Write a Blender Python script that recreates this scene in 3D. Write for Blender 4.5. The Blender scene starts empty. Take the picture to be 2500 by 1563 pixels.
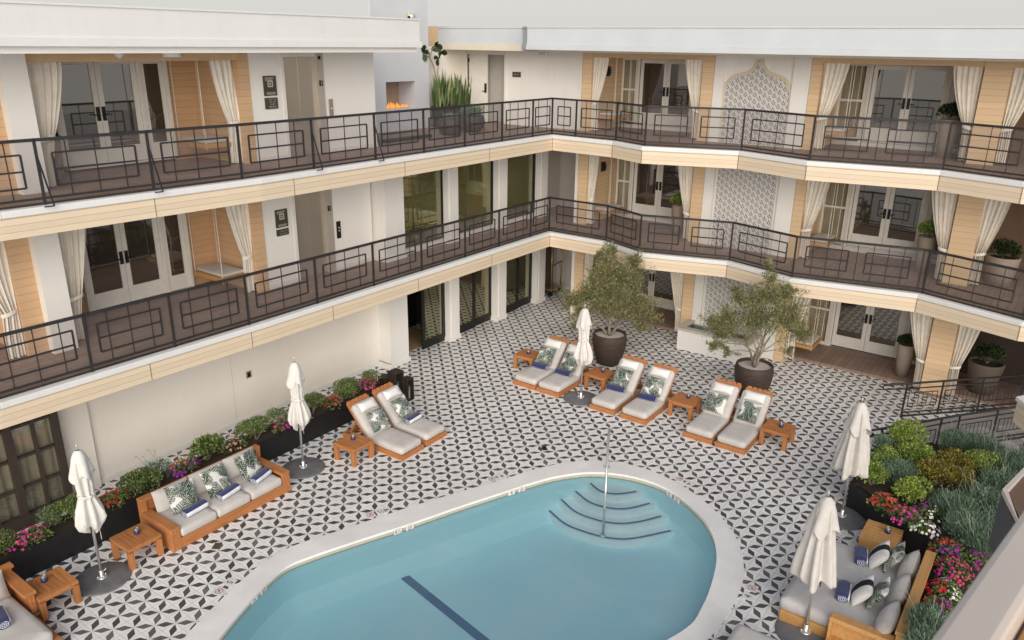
import bpy, math, random
from mathutils import Vector, Matrix
random.seed(7)
pi = math.pi
scn = bpy.context.scene
COL = scn.collection
R = math.radians

# ------------------------------------------------------------------ mesh builder
class MB:
    def __init__(s):
        s.v, s.f, s.m, s.c = [], [], [], []
    def face(s, pts, mi=0):
        n = len(s.v); s.v += [tuple(p) for p in pts]
        s.f.append(tuple(range(n, n + len(pts)))); s.m.append(mi)
    def idx(s, verts, faces, mi=0):
        n = len(s.v); s.v += [tuple(p) for p in verts]
        for f in faces:
            s.f.append(tuple(i + n for i in f)); s.m.append(mi)
    def box(s, x0, y0, z0, x1, y1, z1, mi=0):
        if x0 > x1: x0, x1 = x1, x0
        if y0 > y1: y0, y1 = y1, y0
        if z0 > z1: z0, z1 = z1, z0
        s.idx([(x0, y0, z0), (x1, y0, z0), (x1, y1, z0), (x0, y1, z0), (x0, y0, z1), (x1, y0, z1), (x1, y1, z1), (x0, y1, z1)],
              [(3, 2, 1, 0), (4, 5, 6, 7), (0, 1, 5, 4), (1, 2, 6, 5), (2, 3, 7, 6), (3, 0, 4, 7)], mi)
    def obox(s, c, a, b, d, mi=0):
        c, a, b, d = Vector(c), Vector(a), Vector(b), Vector(d)
        vs = [c - a - b - d, c + a - b - d, c + a + b - d, c - a + b - d, c - a - b + d, c + a - b + d, c + a + b + d, c - a + b + d]
        s.idx(vs, [(3, 2, 1, 0), (4, 5, 6, 7), (0, 1, 5, 4), (1, 2, 6, 5), (2, 3, 7, 6), (3, 0, 4, 7)], mi)
    def bar(s, p, q, w, h=None, mi=0, up=(0, 0, 1)):
        h = h or w
        p, q = Vector(p), Vector(q); d = q - p
        if d.length < 1e-6: return
        dn = d.normalized(); u = Vector(up)
        if abs(dn.dot(u)) > .98: u = Vector((1, 0, 0))
        sd = dn.cross(u).normalized(); uu = sd.cross(dn).normalized()
        s.obox((p + q) / 2, d / 2, sd * w / 2, uu * h / 2, mi)
    def tube(s, pts, r, n=8, mi=0, cap=True):
        pts = [Vector(p) for p in pts]; rings = []
        rs = r if isinstance(r, (list, tuple)) else [r] * len(pts)
        n0 = len(s.v); ref = None
        for i, p in enumerate(pts):
            t = (pts[min(i + 1, len(pts) - 1)] - pts[max(i - 1, 0)]).normalized()
            if ref is None:
                ref = Vector((1, 0, 0)) if abs(t.x) < .8 else Vector((0, 1, 0))
            sd = (ref - t * ref.dot(t)).normalized(); ref = sd; up = t.cross(sd)
            for k in range(n):
                a = 2 * pi * k / n
                s.v.append(tuple(p + (sd * math.cos(a) + up * math.sin(a)) * rs[i]))
        for i in range(len(pts) - 1):
            for k in range(n):
                a = n0 + i * n + k; b = n0 + i * n + (k + 1) % n
                s.f.append((a, b, b + n, a + n)); s.m.append(mi)
        if cap:
            s.f.append(tuple(n0 + k for k in reversed(range(n)))); s.m.append(mi)
            e = n0 + (len(pts) - 1) * n
            s.f.append(tuple(e + k for k in range(n))); s.m.append(mi)
    def lathe(s, prof, n=24, cx=0, cy=0, mi=0, sx=1, sy=1, fn=None):
        n0 = len(s.v)
        for j, (r, z) in enumerate(prof):
            for k in range(n):
                a = 2 * pi * k / n
                rr = r * (fn(a, j, z) if fn else 1)
                s.v.append((cx + rr * math.cos(a) * sx, cy + rr * math.sin(a) * sy, z))
        for j in range(len(prof) - 1):
            for k in range(n):
                a = n0 + j * n + k; b = n0 + j * n + (k + 1) % n
                s.f.append((a, b, b + n, a + n)); s.m.append(mi)
    def prism(s, poly, z0, z1, mi=0, top=True, bot=True):
        n = len(poly); n0 = len(s.v)
        area = sum(poly[i][0] * poly[(i + 1) % n][1] - poly[(i + 1) % n][0] * poly[i][1] for i in range(n))
        if area < 0: poly = poly[::-1]
        s.v += [(x, y, z0) for x, y in poly] + [(x, y, z1) for x, y in poly]
        for i in range(n):
            j = (i + 1) % n
            s.f.append((n0 + i, n0 + j, n0 + n + j, n0 + n + i)); s.m.append(mi)
        if top: s.f.append(tuple(n0 + n + i for i in range(n))); s.m.append(mi)
        if bot: s.f.append(tuple(n0 + i for i in reversed(range(n)))); s.m.append(mi)
    def grid(s, P, mi=0, closed=False):
        nr, nc = len(P), len(P[0]); n0 = len(s.v)
        for r in P: s.v += [tuple(p) for p in r]
        for i in range(nr - 1):
            for k in range(nc if closed else nc - 1):
                a = n0 + i * nc + k; b = n0 + i * nc + (k + 1) % nc
                s.f.append((a, b, b + nc, a + nc)); s.m.append(mi)
    def build(s, name, mats, parent=None, loc=None, rz=0, smooth=False, bevel=0, seg=2, off=None, cols=None):
        me = bpy.data.meshes.new(name)
        me.from_pydata(s.v, [], s.f)
        mats = mats if isinstance(mats, (list, tuple)) else [mats]
        for m in mats: me.materials.append(m)
        if len(mats) > 1: me.polygons.foreach_set('material_index', s.m)
        if smooth: me.polygons.foreach_set('use_smooth', [True] * len(s.f))
        if cols is not None:
            at = me.color_attributes.new('Col', 'FLOAT_COLOR', 'POINT')
            flat = []
            for c in cols: flat += [c[0], c[1], c[2], 1.0]
            at.data.foreach_set('color', flat)
        me.update()
        o = bpy.data.objects.new(name, me); COL.objects.link(o)
        if parent is not None:
            o.parent = parent
            if off is not None: o.location = off
        if loc is not None: o.location = loc
        o.rotation_euler.z = rz
        if bevel:
            b = o.modifiers.new('bevel', 'BEVEL'); b.width = bevel; b.segments = seg; b.limit_method = 'ANGLE'; b.angle_limit = R(40)
        return o

def tag(o, label=None, cat=None, group=None, kind=None):
    if label: o['label'] = label
    if cat: o['category'] = cat
    if group: o['group'] = group
    if kind: o['kind'] = kind
    return o
def thing(name, label, cat, loc=(0, 0, 0), rz=0, group=None):
    o = bpy.data.objects.new(name, None); COL.objects.link(o)
    o.empty_display_size = .1
    o.location = loc; o.rotation_euler.z = rz
    return tag(o, label, cat, group)
def dup(root, loc, rz=0, label=None, group=None):
    def cp(o, par):
        c = o.copy(); COL.objects.link(c)
        if par is not None: c.parent = par
        for ch in list(o.children): cp(ch, c)
        return c
    r = cp(root, None); r.location = loc; r.rotation_euler.z = rz
    if label: r['label'] = label
    if group: r['group'] = group
    return r

# ------------------------------------------------------------------ materials
class N:
    """tiny node helper"""
    def __init__(s, name):
        s.mat = bpy.data.materials.new(name); s.mat.use_nodes = True
        s.t = s.mat.node_tree; s.t.nodes.clear()
        s.out = s.t.nodes.new('ShaderNodeOutputMaterial')
    def n(s, typ, **kw):
        x = s.t.nodes.new('ShaderNode' + typ)
        for k, v in kw.items(): setattr(x, k, v)
        return x
    def link(s, a, b): s.t.links.new(a, b)
    def setin(s, sock, v):
        if hasattr(v, 'is_linked') or isinstance(v, bpy.types.NodeSocket): s.link(v, sock)
        else: sock.default_value = v
    def math(s, op, a, b=0.0, c=None):
        x = s.n('Math', operation=op)
        s.setin(x.inputs[0], a); s.setin(x.inputs[1], b)
        if c is not None: s.setin(x.inputs[2], c)
        return x.outputs[0]
    def mix(s, fac, a, b, blend='MIX'):
        x = s.n('Mix', data_type='RGBA', blend_type=blend)
        s.setin(x.inputs[0], fac); s.setin(x.inputs[6], a); s.setin(x.inputs[7], b)
        return x.outputs[2]
    def pos(s):
        g = s.n('NewGeometry'); x = s.n('SeparateXYZ'); s.link(g.outputs['Position'], x.inputs[0])
        return g.outputs['Position'], x.outputs[0], x.outputs[1], x.outputs[2]
    def noise(s, vec, scale, detail=3, rough=.55, dim='3D'):
        x = s.n('TexNoise'); x.inputs['Scale'].default_value = scale; x.inputs['Detail'].default_value = detail
        x.inputs['Roughness'].default_value = rough
        if vec is not None: s.link(vec, x.inputs['Vector'])
        return x.outputs['Fac']
    def scale(s, vec, sc):
        x = s.n('Mapping'); x.inputs['Scale'].default_value = sc; s.link(vec, x.inputs['Vector']); return x.outputs[0]
    def maprange(s, v, a, b, c, d):
        x = s.n('MapRange'); s.setin(x.inputs[0], v)
        for i, q in enumerate((a, b, c, d)): x.inputs[i + 1].default_value = q
        return x.outputs[0]
    def bsdf(s, col, rough=.6, metal=0, spec=.5, normal=None, **kw):
        p = s.n('BsdfPrincipled')
        s.setin(p.inputs['Base Color'], col); s.setin(p.inputs['Roughness'], rough)
        p.inputs['Metallic'].default_value = metal; p.inputs['Specular IOR Level'].default_value = spec
        if normal is not None: s.link(normal, p.inputs['Normal'])
        for k, v in kw.items(): s.setin(p.inputs[k], v)
        return p
    def bump(s, h, strength=.3, dist=.01):
        b = s.n('Bump'); b.inputs['Strength'].default_value = strength; b.inputs['Distance'].default_value = dist
        s.link(h, b.inputs['Height']); return b.outputs[0]
    def done(s, sh):
        s.link(sh, s.out.inputs[0]); return s.mat
def rgb(r, g, b): return (r, g, b, 1)

def plain(name, col, rough=.6, metal=0, spec=.4, var=.12, nscale=6, bump=.0, bscale=60, sheen=0):
    k = N(name); tc = k.n('TexCoord').outputs['Object']
    nz = k.noise(tc, nscale, 4)
    c = k.mix(k.maprange(nz, .3, .7, 0, 1), tuple(x * (1 - var) for x in col[:3]) + (1,), tuple(min(1, x * (1 + var * .6)) for x in col[:3]) + (1,))
    nm = k.bump(k.noise(tc, bscale, 3), bump, .004) if bump else None
    p = k.bsdf(c, rough, metal, spec, nm)
    if sheen: p.inputs['Sheen Weight'].default_value = sheen
    return k.done(p.outputs[0])

def stucco(name, col, stain=.12):
    k = N(name); P, X, Y, Z = k.pos()
    n1 = k.noise(P, .7, 5); n2 = k.noise(k.scale(P, (6, 6, .8)), 1.3, 4)
    f = k.math('MULTIPLY', k.maprange(n1, .35, .7, 0, 1), .6)
    f = k.math('ADD', f, k.math('MULTIPLY', k.maprange(n2, .5, .8, 0, 1), .4))
    c = k.mix(k.math('MULTIPLY', f, .7), col, tuple(x * (1 - stain) * q for x, q in zip(col[:3], (1, .985, .95))) + (1,))
    b = k.bump(k.math('ADD', k.noise(P, 55, 3), k.noise(P, 9, 4)), .2, .008)
    return k.done(k.bsdf(c, .8, 0, .25, b).outputs[0])

def siding(name, col, per, z0, groove=.09, dark=.42, vjoint=None):
    k = N(name); P, X, Y, Z = k.pos()
    q = k.math('DIVIDE', k.math('SUBTRACT', Z, z0), per)
    fr = k.math('FRACT', q); bid = k.math('FLOOR', q)
    wn = k.n('TexWhiteNoise', noise_dimensions='1D'); k.link(bid, wn.inputs['W'])
    g = k.math('LESS_THAN', fr, groove)
    nz = k.noise(k.scale(P, (2, 2, 14)), 1.6, 4)
    f = k.math('ADD', k.math('MULTIPLY', wn.outputs[0], .5), k.math('MULTIPLY', nz, .5))
    base = k.mix(f, tuple(x * .86 for x in col[:3]) + (1,), tuple(min(1, x * 1.08) for x in col[:3]) + (1,))
    c = k.mix(g, base, tuple(x * dark for x in col[:3]) + (1,))
    h = k.math('SUBTRACT', 1.0, g)
    return k.done(k.bsdf(c, .6, 0, .3, k.bump(h, .5, .006)).outputs[0])

def wood(name, c0, c1, axis='x', rough=.5, sc=1.0):
    k = N(name); tc = k.n('TexCoord').outputs['Object']
    sv = {'x': (1.2, 16, 16), 'y': (16, 1.2, 16), 'z': (16, 16, 1.2)}[axis]
    oi = k.n('ObjectInfo').outputs['Random']
    off = k.n('VectorMath', operation='ADD'); k.link(tc, off.inputs[0])
    cb = k.n('CombineXYZ'); k.link(k.math('MULTIPLY', oi, 37.0), cb.inputs[0]); k.link(k.math('MULTIPLY', oi, 11.0), cb.inputs[1]); k.link(cb.outputs[0], off.inputs[1])
    nz = k.noise(k.scale(off.outputs[0], tuple(a * sc for a in sv)), 1.6, 5, .6)
    big = k.noise(off.outputs[0], 2.2, 2)
    f = k.math('ADD', k.math('MULTIPLY', k.maprange(nz, .25, .75, 0, 1), .7), k.math('MULTIPLY', big, .3))
    c = k.mix(f, c0, c1)
    return k.done(k.bsdf(c, k.maprange(nz, .2, .8, rough - .08, rough + .12), 0, .4, k.bump(nz, .15, .003)).outputs[0])

def foliage(name, c0, c1, c2, trans=.15, rough=.5):
    k = N(name); g = k.n('NewGeometry'); rnd = g.outputs['Random Per Island']
    cr = k.n('ValToRGB'); k.link(rnd, cr.inputs[0])
    e = cr.color_ramp.elements; e[0].color = c0; e[0].position = 0; e[1].color = c2; e[1].position = 1
    m = e.new(.5); m.color = c1
    nz = k.noise(g.outputs['Position'], 3.5, 2)
    c = k.mix(k.maprange(nz, .35, .65, .35, 0), cr.outputs[0], rgb(0.016, .02, .01))
    p = k.bsdf(c, rough, 0, .35)
    tr = k.n('BsdfTranslucent'); k.link(c, tr.inputs[0])
    mx = k.n('MixShader'); mx.inputs[0].default_value = trans; k.link(p.outputs[0], mx.inputs[1]); k.link(tr.outputs[0], mx.inputs[2])
    return k.done(mx.outputs[0])

def attrcol(name, rough=.8, spec=.2, bump=.1, sheen=0):
    k = N(name); a = k.n('Attribute', attribute_name='Col')
    tc = k.n('TexCoord').outputs['Object']
    return k.done(k.bsdf(a.outputs['Color'], rough, 0, spec, k.bump(k.noise(tc, 220, 2), bump, .002)).outputs[0])

def glassy(name, tint, base, gl, rough=.02, transp=0.0):
    """window glass: base diffuse, optional see-through, plus mirror"""
    k = N(name)
    d = k.n('BsdfDiffuse'); d.inputs[0].default_value = base
    sh = d.outputs[0]
    if transp:
        t = k.n('BsdfTransparent'); t.inputs[0].default_value = tint
        m = k.n('MixShader'); m.inputs[0].default_value = transp; k.link(sh, m.inputs[1]); k.link(t.outputs[0], m.inputs[2]); sh = m.outputs[0]
    g = k.n('BsdfGlossy'); g.inputs['Color'].default_value = tint; g.inputs['Roughness'].default_value = rough
    lw = k.n('LayerWeight'); lw.inputs[0].default_value = .35
    f = k.math('ADD', k.math('MULTIPLY', lw.outputs['Fresnel'], .6), gl)
    m = k.n('MixShader'); k.link(f, m.inputs[0]); k.link(sh, m.inputs[1]); k.link(g.outputs[0], m.inputs[2])
    return k.done(m.outputs[0])

M = {}
M['white'] = stucco('white_stucco', rgb(.82, .80, .77))
M['whitew'] = stucco('white_paint_wall', rgb(.85, .83, .795), .06)
M['cream'] = stucco('cream_stucco', rgb(.87, .82, .75), .07)
M['grey'] = stucco('grey_stucco', rgb(.60, .57, .53))
M['trim'] = stucco('white_flashing', rgb(.68, .68, .67), .12)
M['fascia3'] = siding('fascia_boards_upper', rgb(.67, .55, .405), .1, 5.20 - .004, .05, .5)
M['fascia2'] = siding('fascia_boards_lower', rgb(.67, .55, .405), .1, 2.45 - .004, .05, .5)
M['tan'] = siding('tan_clapboard', rgb(.75, .54, .335), .135, .02, .05, .6)
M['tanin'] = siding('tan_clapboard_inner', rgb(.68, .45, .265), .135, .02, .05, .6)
M['tanplain'] = plain('tan_paint', rgb(.66, .46, .27), .6, var=.06)
M['ceil'] = plain('soffit_paint', rgb(.62, .55, .45), .8, var=.05)
M['deckfl'] = None
M['doorw'] = plain('door_paint', rgb(.80, .775, .72), .45, var=.05)
M['metal'] = plain('dark_railing_paint', rgb(.030, .0285, .031), .5, .15, .35, var=.2)
M['black'] = plain('black_frame', rgb(.012, .012, .013), .45, var=.2)
M['bronze'] = plain('bronze_hardware', rgb(.035, .03, .027), .4, .6, var=.1)
M['steel'] = plain('brushed_steel', rgb(.66, .655, .64), .32, .7, .5, var=.05)
M['cushion'] = plain('cream_canvas', rgb(.545, .515, .485), .92, 0, .15, var=.09, nscale=5, bump=.35, bscale=150, sheen=.15)
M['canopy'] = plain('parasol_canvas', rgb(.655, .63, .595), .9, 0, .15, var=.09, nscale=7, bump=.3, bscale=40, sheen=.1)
M['curtain'] = plain('curtain_cloth', rgb(.82, .77, .69), .92, 0, .1, var=.08, nscale=5, bump=.15, bscale=120)
M['bedcush'] = plain('shaded_cream_canvas', rgb(.47, .45, .445), .92, 0, .15, var=.09, nscale=5, bump=.3, bscale=150, sheen=.1)  # cream canvas darkened: the near wing's shade is put into the daybed colour
M['roofr'] = plain('pale_roof_paint', rgb(.51, .535, .55), .7, var=.05, nscale=1.2)
M['tower'] = plain('tower_brick_paint', rgb(.56, .575, .60), .8, var=.04, nscale=2, bump=.3, bscale=20)
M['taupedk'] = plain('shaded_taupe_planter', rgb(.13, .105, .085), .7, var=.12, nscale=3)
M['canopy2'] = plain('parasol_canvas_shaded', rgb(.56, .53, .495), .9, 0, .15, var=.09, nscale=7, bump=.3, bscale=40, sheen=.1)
M['navy'] = plain('navy_towel', rgb(.032, .042, .135), .95, 0, .05, var=.2, nscale=30, bump=.6, bscale=160, sheen=.3)
M['towelw'] = plain('white_towel', rgb(.74, .76, .82), .95, 0, .05, var=.06, bump=.5, bscale=160)
M['teak'] = wood('teak', rgb(.27, .098, .028), rgb(.56, .235, .085), 'x', .5)
M['teaky'] = wood('teaky', rgb(.27, .098, .028), rgb(.56, .235, .085), 'y', .5)
M['teakz'] = wood('teakz', rgb(.27, .098, .028), rgb(.56, .235, .085), 'z', .5)
M['oak'] = wood('weathered_teak', rgb(.38, .19, .06), rgb(.58, .33, .13), 'x', .55)
M['disc'] = plain('parasol_base_paint', rgb(.19, .19, .20), .5, .2, .4, var=.25, nscale=5, bump=.2, bscale=40)
M['planter'] = plain('black_planter', rgb(.012, .011, .012), .55, 0, .4, var=.3)
M['pot'] = None
M['taupe'] = plain('taupe_planter', rgb(.33, .27, .215), .7, var=.12, nscale=3)
M['soil'] = plain('soil', rgb(.05, .035, .025), .95, var=.5, nscale=40, bump=.8, bscale=60)
M['gravel'] = plain('white_gravel', rgb(.55, .52, .48), .9, var=.6, nscale=60, bump=1, bscale=90)
M['bark'] = plain('olive_bark', rgb(.26, .22, .175), .9, var=.4, nscale=14, bump=.8, bscale=30)
M['leaf'] = attrcol('monstera_print')
M['bw'] = attrcol('stripe_print')
M['candleb'] = plain('blue_glass', rgb(.02, .03, .17), .12, 0, .6, var=.1)
M['clear'] = glassy('clear_glass', rgb(.9, .92, .92), rgb(.5, .5, .5), .08, .03, .8)
M['wax'] = plain('candle_wax', rgb(.62, .52, .36), .6, var=.05)
M['doorglass'] = glassy('door_glass', rgb(.9, .87, .82), rgb(.05, .042, .034), .19, .03)
M['slide'] = glassy('tinted_slider_glass', rgb(.72, .70, .48), rgb(.03, .03, .02), .38, .01)
M['bigglass'] = glassy('tinted_window_glass', rgb(.90, .90, .80), rgb(.03, .03, .02), .05, .02, .93)
M['winglass'] = glassy('small_window_glass', rgb(.97, .97, .95), rgb(.05, .05, .04), .05, .03, .92)
M['drape'] = plain('window_drape', rgb(.66, .64, .47), .9, var=.1, nscale=3)
M['sheer'] = plain('sheer_curtain', rgb(.76, .69, .54), .9, var=.1, nscale=3)
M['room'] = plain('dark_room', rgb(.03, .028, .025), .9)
M['sign'] = plain('sign_plate', rgb(.075, .065, .055), .5, .2, var=.1)
M['signtxt'] = plain('sign_lettering', rgb(.55, .50, .40), .6, var=.02)
M['green'] = plain('exit_green', rgb(.05, .36, .16), .5, var=.02)
M['numk'] = plain('marker_black', rgb(.012, .012, .014), .5, var=.02)
M['numr'] = plain('marker_red', rgb(.45, .06, .07), .5, var=.02)
M['tile_w'] = plain('marker_tile', rgb(.72, .70, .68), .4, var=.05)
M['coping'] = None
M['stone'] = plain('stone_cap', rgb(.50, .45, .38), .75, var=.12, nscale=5, bump=.2, bscale=30)
M['concrete'] = plain('grey_concrete', rgb(.30, .28, .275), .85, var=.12, nscale=3, bump=.2, bscale=40)
M['rope'] = plain('white_rope', rgb(.68, .63, .54), .9, var=.05)
M['brass'] = plain('brass', rgb(.55, .40, .24), .35, .8, var=.1)
M['brownpanel'] = wood('brown_panel', rgb(.07, .045, .03), rgb(.13, .085, .055), 'z', .5)
M['lantern'] = wood('dark_lantern_wood', rgb(.018, .013, .010), rgb(.035, .026, .02), 'z', .6)
M['nearrail'] = plain('beige_handrail_paint', rgb(.58, .50, .44), .5, var=.06, nscale=3)
M['basin'] = None

k = N('elevator_steel'); P, X, Y, Z = k.pos()
nz = k.noise(k.scale(P, (60, 60, 1.5)), 3, 3)
M['elev'] = k.done(k.bsdf(k.mix(nz, rgb(.60, .545, .47), rgb(.63, .575, .495)), .27, .72, .5).outputs[0])

k = N('balcony_floor'); P, X, Y, Z = k.pos()
br = k.n('TexBrick'); k.link(P, br.inputs['Vector'])
br.inputs['Scale'].default_value = 1.0; br.inputs['Color1'].default_value = rgb(.30, .21, .165); br.inputs['Color2'].default_value = rgb(.37, .265, .21)
br.inputs['Mortar'].default_value = rgb(.15, .11, .09); br.inputs['Mortar Size'].default_value = .006
br.inputs['Brick Width'].default_value = .9; br.inputs['Row Height'].default_value = .15
nz = k.noise(P, 2.2, 4)
M['deckfl'] = k.done(k.bsdf(k.mix(k.maprange(nz, .3, .7, 0, .5), br.outputs[0], rgb(.17, .125, .105)), .65, 0, .3).outputs[0])

k = N('ridged_pot'); P, X, Y, Z = k.pos()
nn = k.noise(k.scale(P, (5, 5, 34)), 1.4, 2)
c = k.mix(k.maprange(nn, .3, .7, 0, 1), rgb(.042, .028, .022), rgb(.082, .056, .045))
M['pot'] = k.done(k.bsdf(c, .6, 0, .3, k.bump(nn, .9, .02)).outputs[0])

k = N('pool_coping'); P, X, Y, Z = k.pos()
n1 = k.noise(P, 1.5, 5); n2 = k.noise(P, 14, 4)
c = k.mix(k.maprange(n1, .35, .7, 0, 1), rgb(.83, .815, .80), rgb(.72, .70, .67))
c = k.mix(k.maprange(n2, .62, .8, 0, .35), c, rgb(.5, .46, .41))
M['coping'] = k.done(k.bsdf(c, .75, 0, .3, k.bump(n2, .1, .004)).outputs[0])

# patterned cement floor: white tiles with charcoal rhombi meeting in stars
k = N('star_tile_floor'); P, X, Y, Z = k.pos()
T = .2
dx = k.math('SUBTRACT', X, 9.271); dy = k.math('SUBTRACT', Y, 9.910)
a = k.math('DIVIDE', k.math('SUBTRACT', dx, dy), 2 * T); b = k.math('DIVIDE', k.math('ADD', dx, dy), 2 * T)
def cen(v): return k.math('ABSOLUTE', k.math('SUBTRACT', k.math('FRACT', v), .5))
ca, cb = cen(a), cen(b)
da, db = k.math('SUBTRACT', .5, ca), k.math('SUBTRACT', .5, cb)
HL, HW = .445, .195
m1 = k.math('LESS_THAN', k.math('ADD', k.math('DIVIDE', ca, HL), k.math('DIVIDE', db, HW)), 1.0)
m2 = k.math('LESS_THAN', k.math('ADD', k.math('DIVIDE', cb, HL), k.math('DIVIDE', da, HW)), 1.0)
def idn(u, v):
    c3 = k.n('CombineXYZ'); k.link(u, c3.inputs[0]); k.link(v, c3.inputs[1])
    w = k.n('TexWhiteNoise', noise_dimensions='3D'); k.link(c3.outputs[0], w.inputs[0]); return w.outputs[0]
fl = lambda v, o: k.math('FLOOR', k.math('ADD', v, o))
r1 = idn(fl(a, 0.0), fl(b, .5)); r2 = idn(fl(a, 100.5), fl(b, 0.0))
rr_ = k.mix(m2, r1, r2)
dk = k.mix(k.math('POWER', rr_, 1.6), rgb(.055, .052, .051), rgb(.155, .147, .142))
fine = k.noise(P, 45, 3)
dk = k.mix(k.maprange(fine, .4, .75, 0, .35), dk, rgb(.15, .14, .135))
tx = k.math('FLOOR', k.math('DIVIDE', dx, T)); ty = k.math('FLOOR', k.math('DIVIDE', dy, T))
wt = idn(tx, ty); big = k.noise(P, .55, 4)
wh = k.mix(wt, rgb(.79, .78, .77), rgb(.87, .865, .855))
wh = k.mix(k.maprange(big, .4, .7, 0, .55), wh, rgb(.72, .69, .66))
wh = k.mix(k.maprange(fine, .6, .8, 0, .3), wh, rgb(.52, .49, .46))
gx = cen(k.math('DIVIDE', dx, T)); gy = cen(k.math('DIVIDE', dy, T))
gr = k.math('GREATER_THAN', k.math('MAXIMUM', gx, gy), .489)
wh = k.mix(gr, wh, rgb(.36, .34, .32))
scuff = k.noise(P, 3.2, 6, .7)
wh = k.mix(k.maprange(scuff, .56, .78, 0, .4), wh, rgb(.50, .46, .41))
col = k.mix(k.math('MAXIMUM', m1, m2), wh, dk)
M['floor'] = k.done(k.bsdf(col, k.maprange(big, .3, .7, .42, .6), 0, .35, k.bump(k.math('SUBTRACT', 1.0, gr), .2, .002)).outputs[0])

# patterned wall tile panel (small diamonds), uses world Y / Z
k = N('diamond_wall_tile'); P, X, Y, Z = k.pos()
u = k.math('DIVIDE', Y, .245); v = k.math('DIVIDE', Z, .166)
def dia(uo, vo):
    uu = k.math('MULTIPLY', k.math('ABSOLUTE', k.math('SUBTRACT', k.math('FRACT', k.math('ADD', u, uo)), .5)), .245)
    vv = k.math('MULTIPLY', k.math('ABSOLUTE', k.math('SUBTRACT', k.math('FRACT', k.math('ADD', v, vo)), .5)), .166)
    return k.math('ADD', k.math('DIVIDE', uu, .052), k.math('DIVIDE', vv, .05))
d = k.math('MINIMUM', dia(0.0, 0.0), dia(.5, .5))
ring = k.math('MULTIPLY', k.math('LESS_THAN', d, 1.0), k.math('GREATER_THAN', d, .6))
dot = k.math('LESS_THAN', k.math('MINIMUM', dia(0.5, 0.12), dia(0.0, .62)), .34)
dots2 = k.math('LESS_THAN', k.math('MINIMUM', dia(0.25, 0.25), dia(0.75, .75)), .28)
cell = idn(k.math('FLOOR', k.math('MULTIPLY', u, 2.0)), k.math('FLOOR', k.math('MULTIPLY', v, 2.0)))
ink = k.mix(cell, rgb(.05, .05, .055), rgb(.17, .165, .16))
c = k.mix(k.math('MAXIMUM', k.math('MAXIMUM', ring, dot), dots2), k.mix(k.noise(P, 9, 3), rgb(.60, .58, .56), rgb(.70, .68, .66)), ink)
M['wtile'] = k.done(k.bsdf(c, .4, 0, .4).outputs[0])

# pool plaster, lane tile, water
k = N('pool_plaster'); P, X, Y, Z = k.pos()
n1 = k.maprange(k.noise(k.scale(P, (.5, 1.1, 1)), .8, 3), .35, .65, 0, 1)  # broad pale patches in the plaster colour imitate soft reflections in the pool
M['basin'] = k.done(k.bsdf(k.mix(n1, rgb(.60, .92, .97), rgb(.70, .95, .98)), .6, 0, .3).outputs[0])
M['stepp'] = plain('pool_step_plaster', rgb(.90, .97, .96), .6, var=.04)
k = N('blue_mosaic'); P, X, Y, Z = k.pos()
g = k.math('MAXIMUM', cen(k.math('DIVIDE', X, .045)), cen(k.math('DIVIDE', Y, .045)))
ck = k.n('TexWhiteNoise', noise_dimensions='2D'); cb2 = k.n('CombineXYZ')
k.link(k.math('FLOOR', k.math('DIVIDE', X, .045)), cb2.inputs[0]); k.link(k.math('FLOOR', k.math('DIVIDE', Y, .045)), cb2.inputs[1]); k.link(cb2.outputs[0], ck.inputs[0])
c = k.mix(ck.outputs[0], rgb(.006, .03, .15), rgb(.015, .06, .22)); c = k.mix(k.math('GREATER_THAN', g, .44), c, rgb(.16, .32, .48))
M['mosaic'] = k.done(k.bsdf(c, .4).outputs[0])
k = N('waterline_band'); P, X, Y, Z = k.pos()
M['band'] = k.done(k.bsdf(k.mix(k.noise(P, 12, 3), rgb(.40, .37, .27), rgb(.56, .53, .42)), .5).outputs[0])
k = N('pool_water'); P, X, Y, Z = k.pos()
t = k.n('BsdfTransparent'); t.inputs[0].default_value = rgb(.90, .98, 1.0)
ds = k.n('BsdfDiffuse'); ds.inputs[0].default_value = rgb(.45, .70, .80)          # slight milkiness of the treated water
m0 = k.n('MixShader'); m0.inputs[0].default_value = .11; k.link(t.outputs[0], m0.inputs[1]); k.link(ds.outputs[0], m0.inputs[2])
g = k.n('BsdfGlossy'); g.inputs['Roughness'].default_value = .02
bm = k.bump(k.math('ADD', k.math('MULTIPLY', k.noise(P, 1.1, 3), 1.0), k.math('MULTIPLY', k.noise(P, 5, 2), .12)), .17, .12); k.link(bm, g.inputs['Normal'])
fr = k.n('Fresnel'); fr.inputs[0].default_value = 1.33; k.link(bm, fr.inputs['Normal'])
mx = k.n('MixShader'); k.link(k.math('MULTIPLY', fr.outputs[0], .8), mx.inputs[0]); k.link(m0.outputs[0], mx.inputs[1]); k.link(g.outputs[0], mx.inputs[2])
M['water'] = k.done(mx.outputs[0])
k = N('rail_mesh_screen')
t = k.n('BsdfTransparent'); d = k.n('BsdfDiffuse'); d.inputs[0].default_value = rgb(.15, .13, .125)
mx = k.n('MixShader'); mx.inputs[0].default_value = .34; k.link(t.outputs[0], mx.inputs[1]); k.link(d.outputs[0], mx.inputs[2])
M['screen'] = k.done(mx.outputs[0])
k = N('flame'); em = k.n('Emission'); em.inputs[0].default_value = rgb(1, .30, .05); em.inputs[1].default_value = 1.6
M['flame'] = k.done(em.outputs[0])

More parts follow.
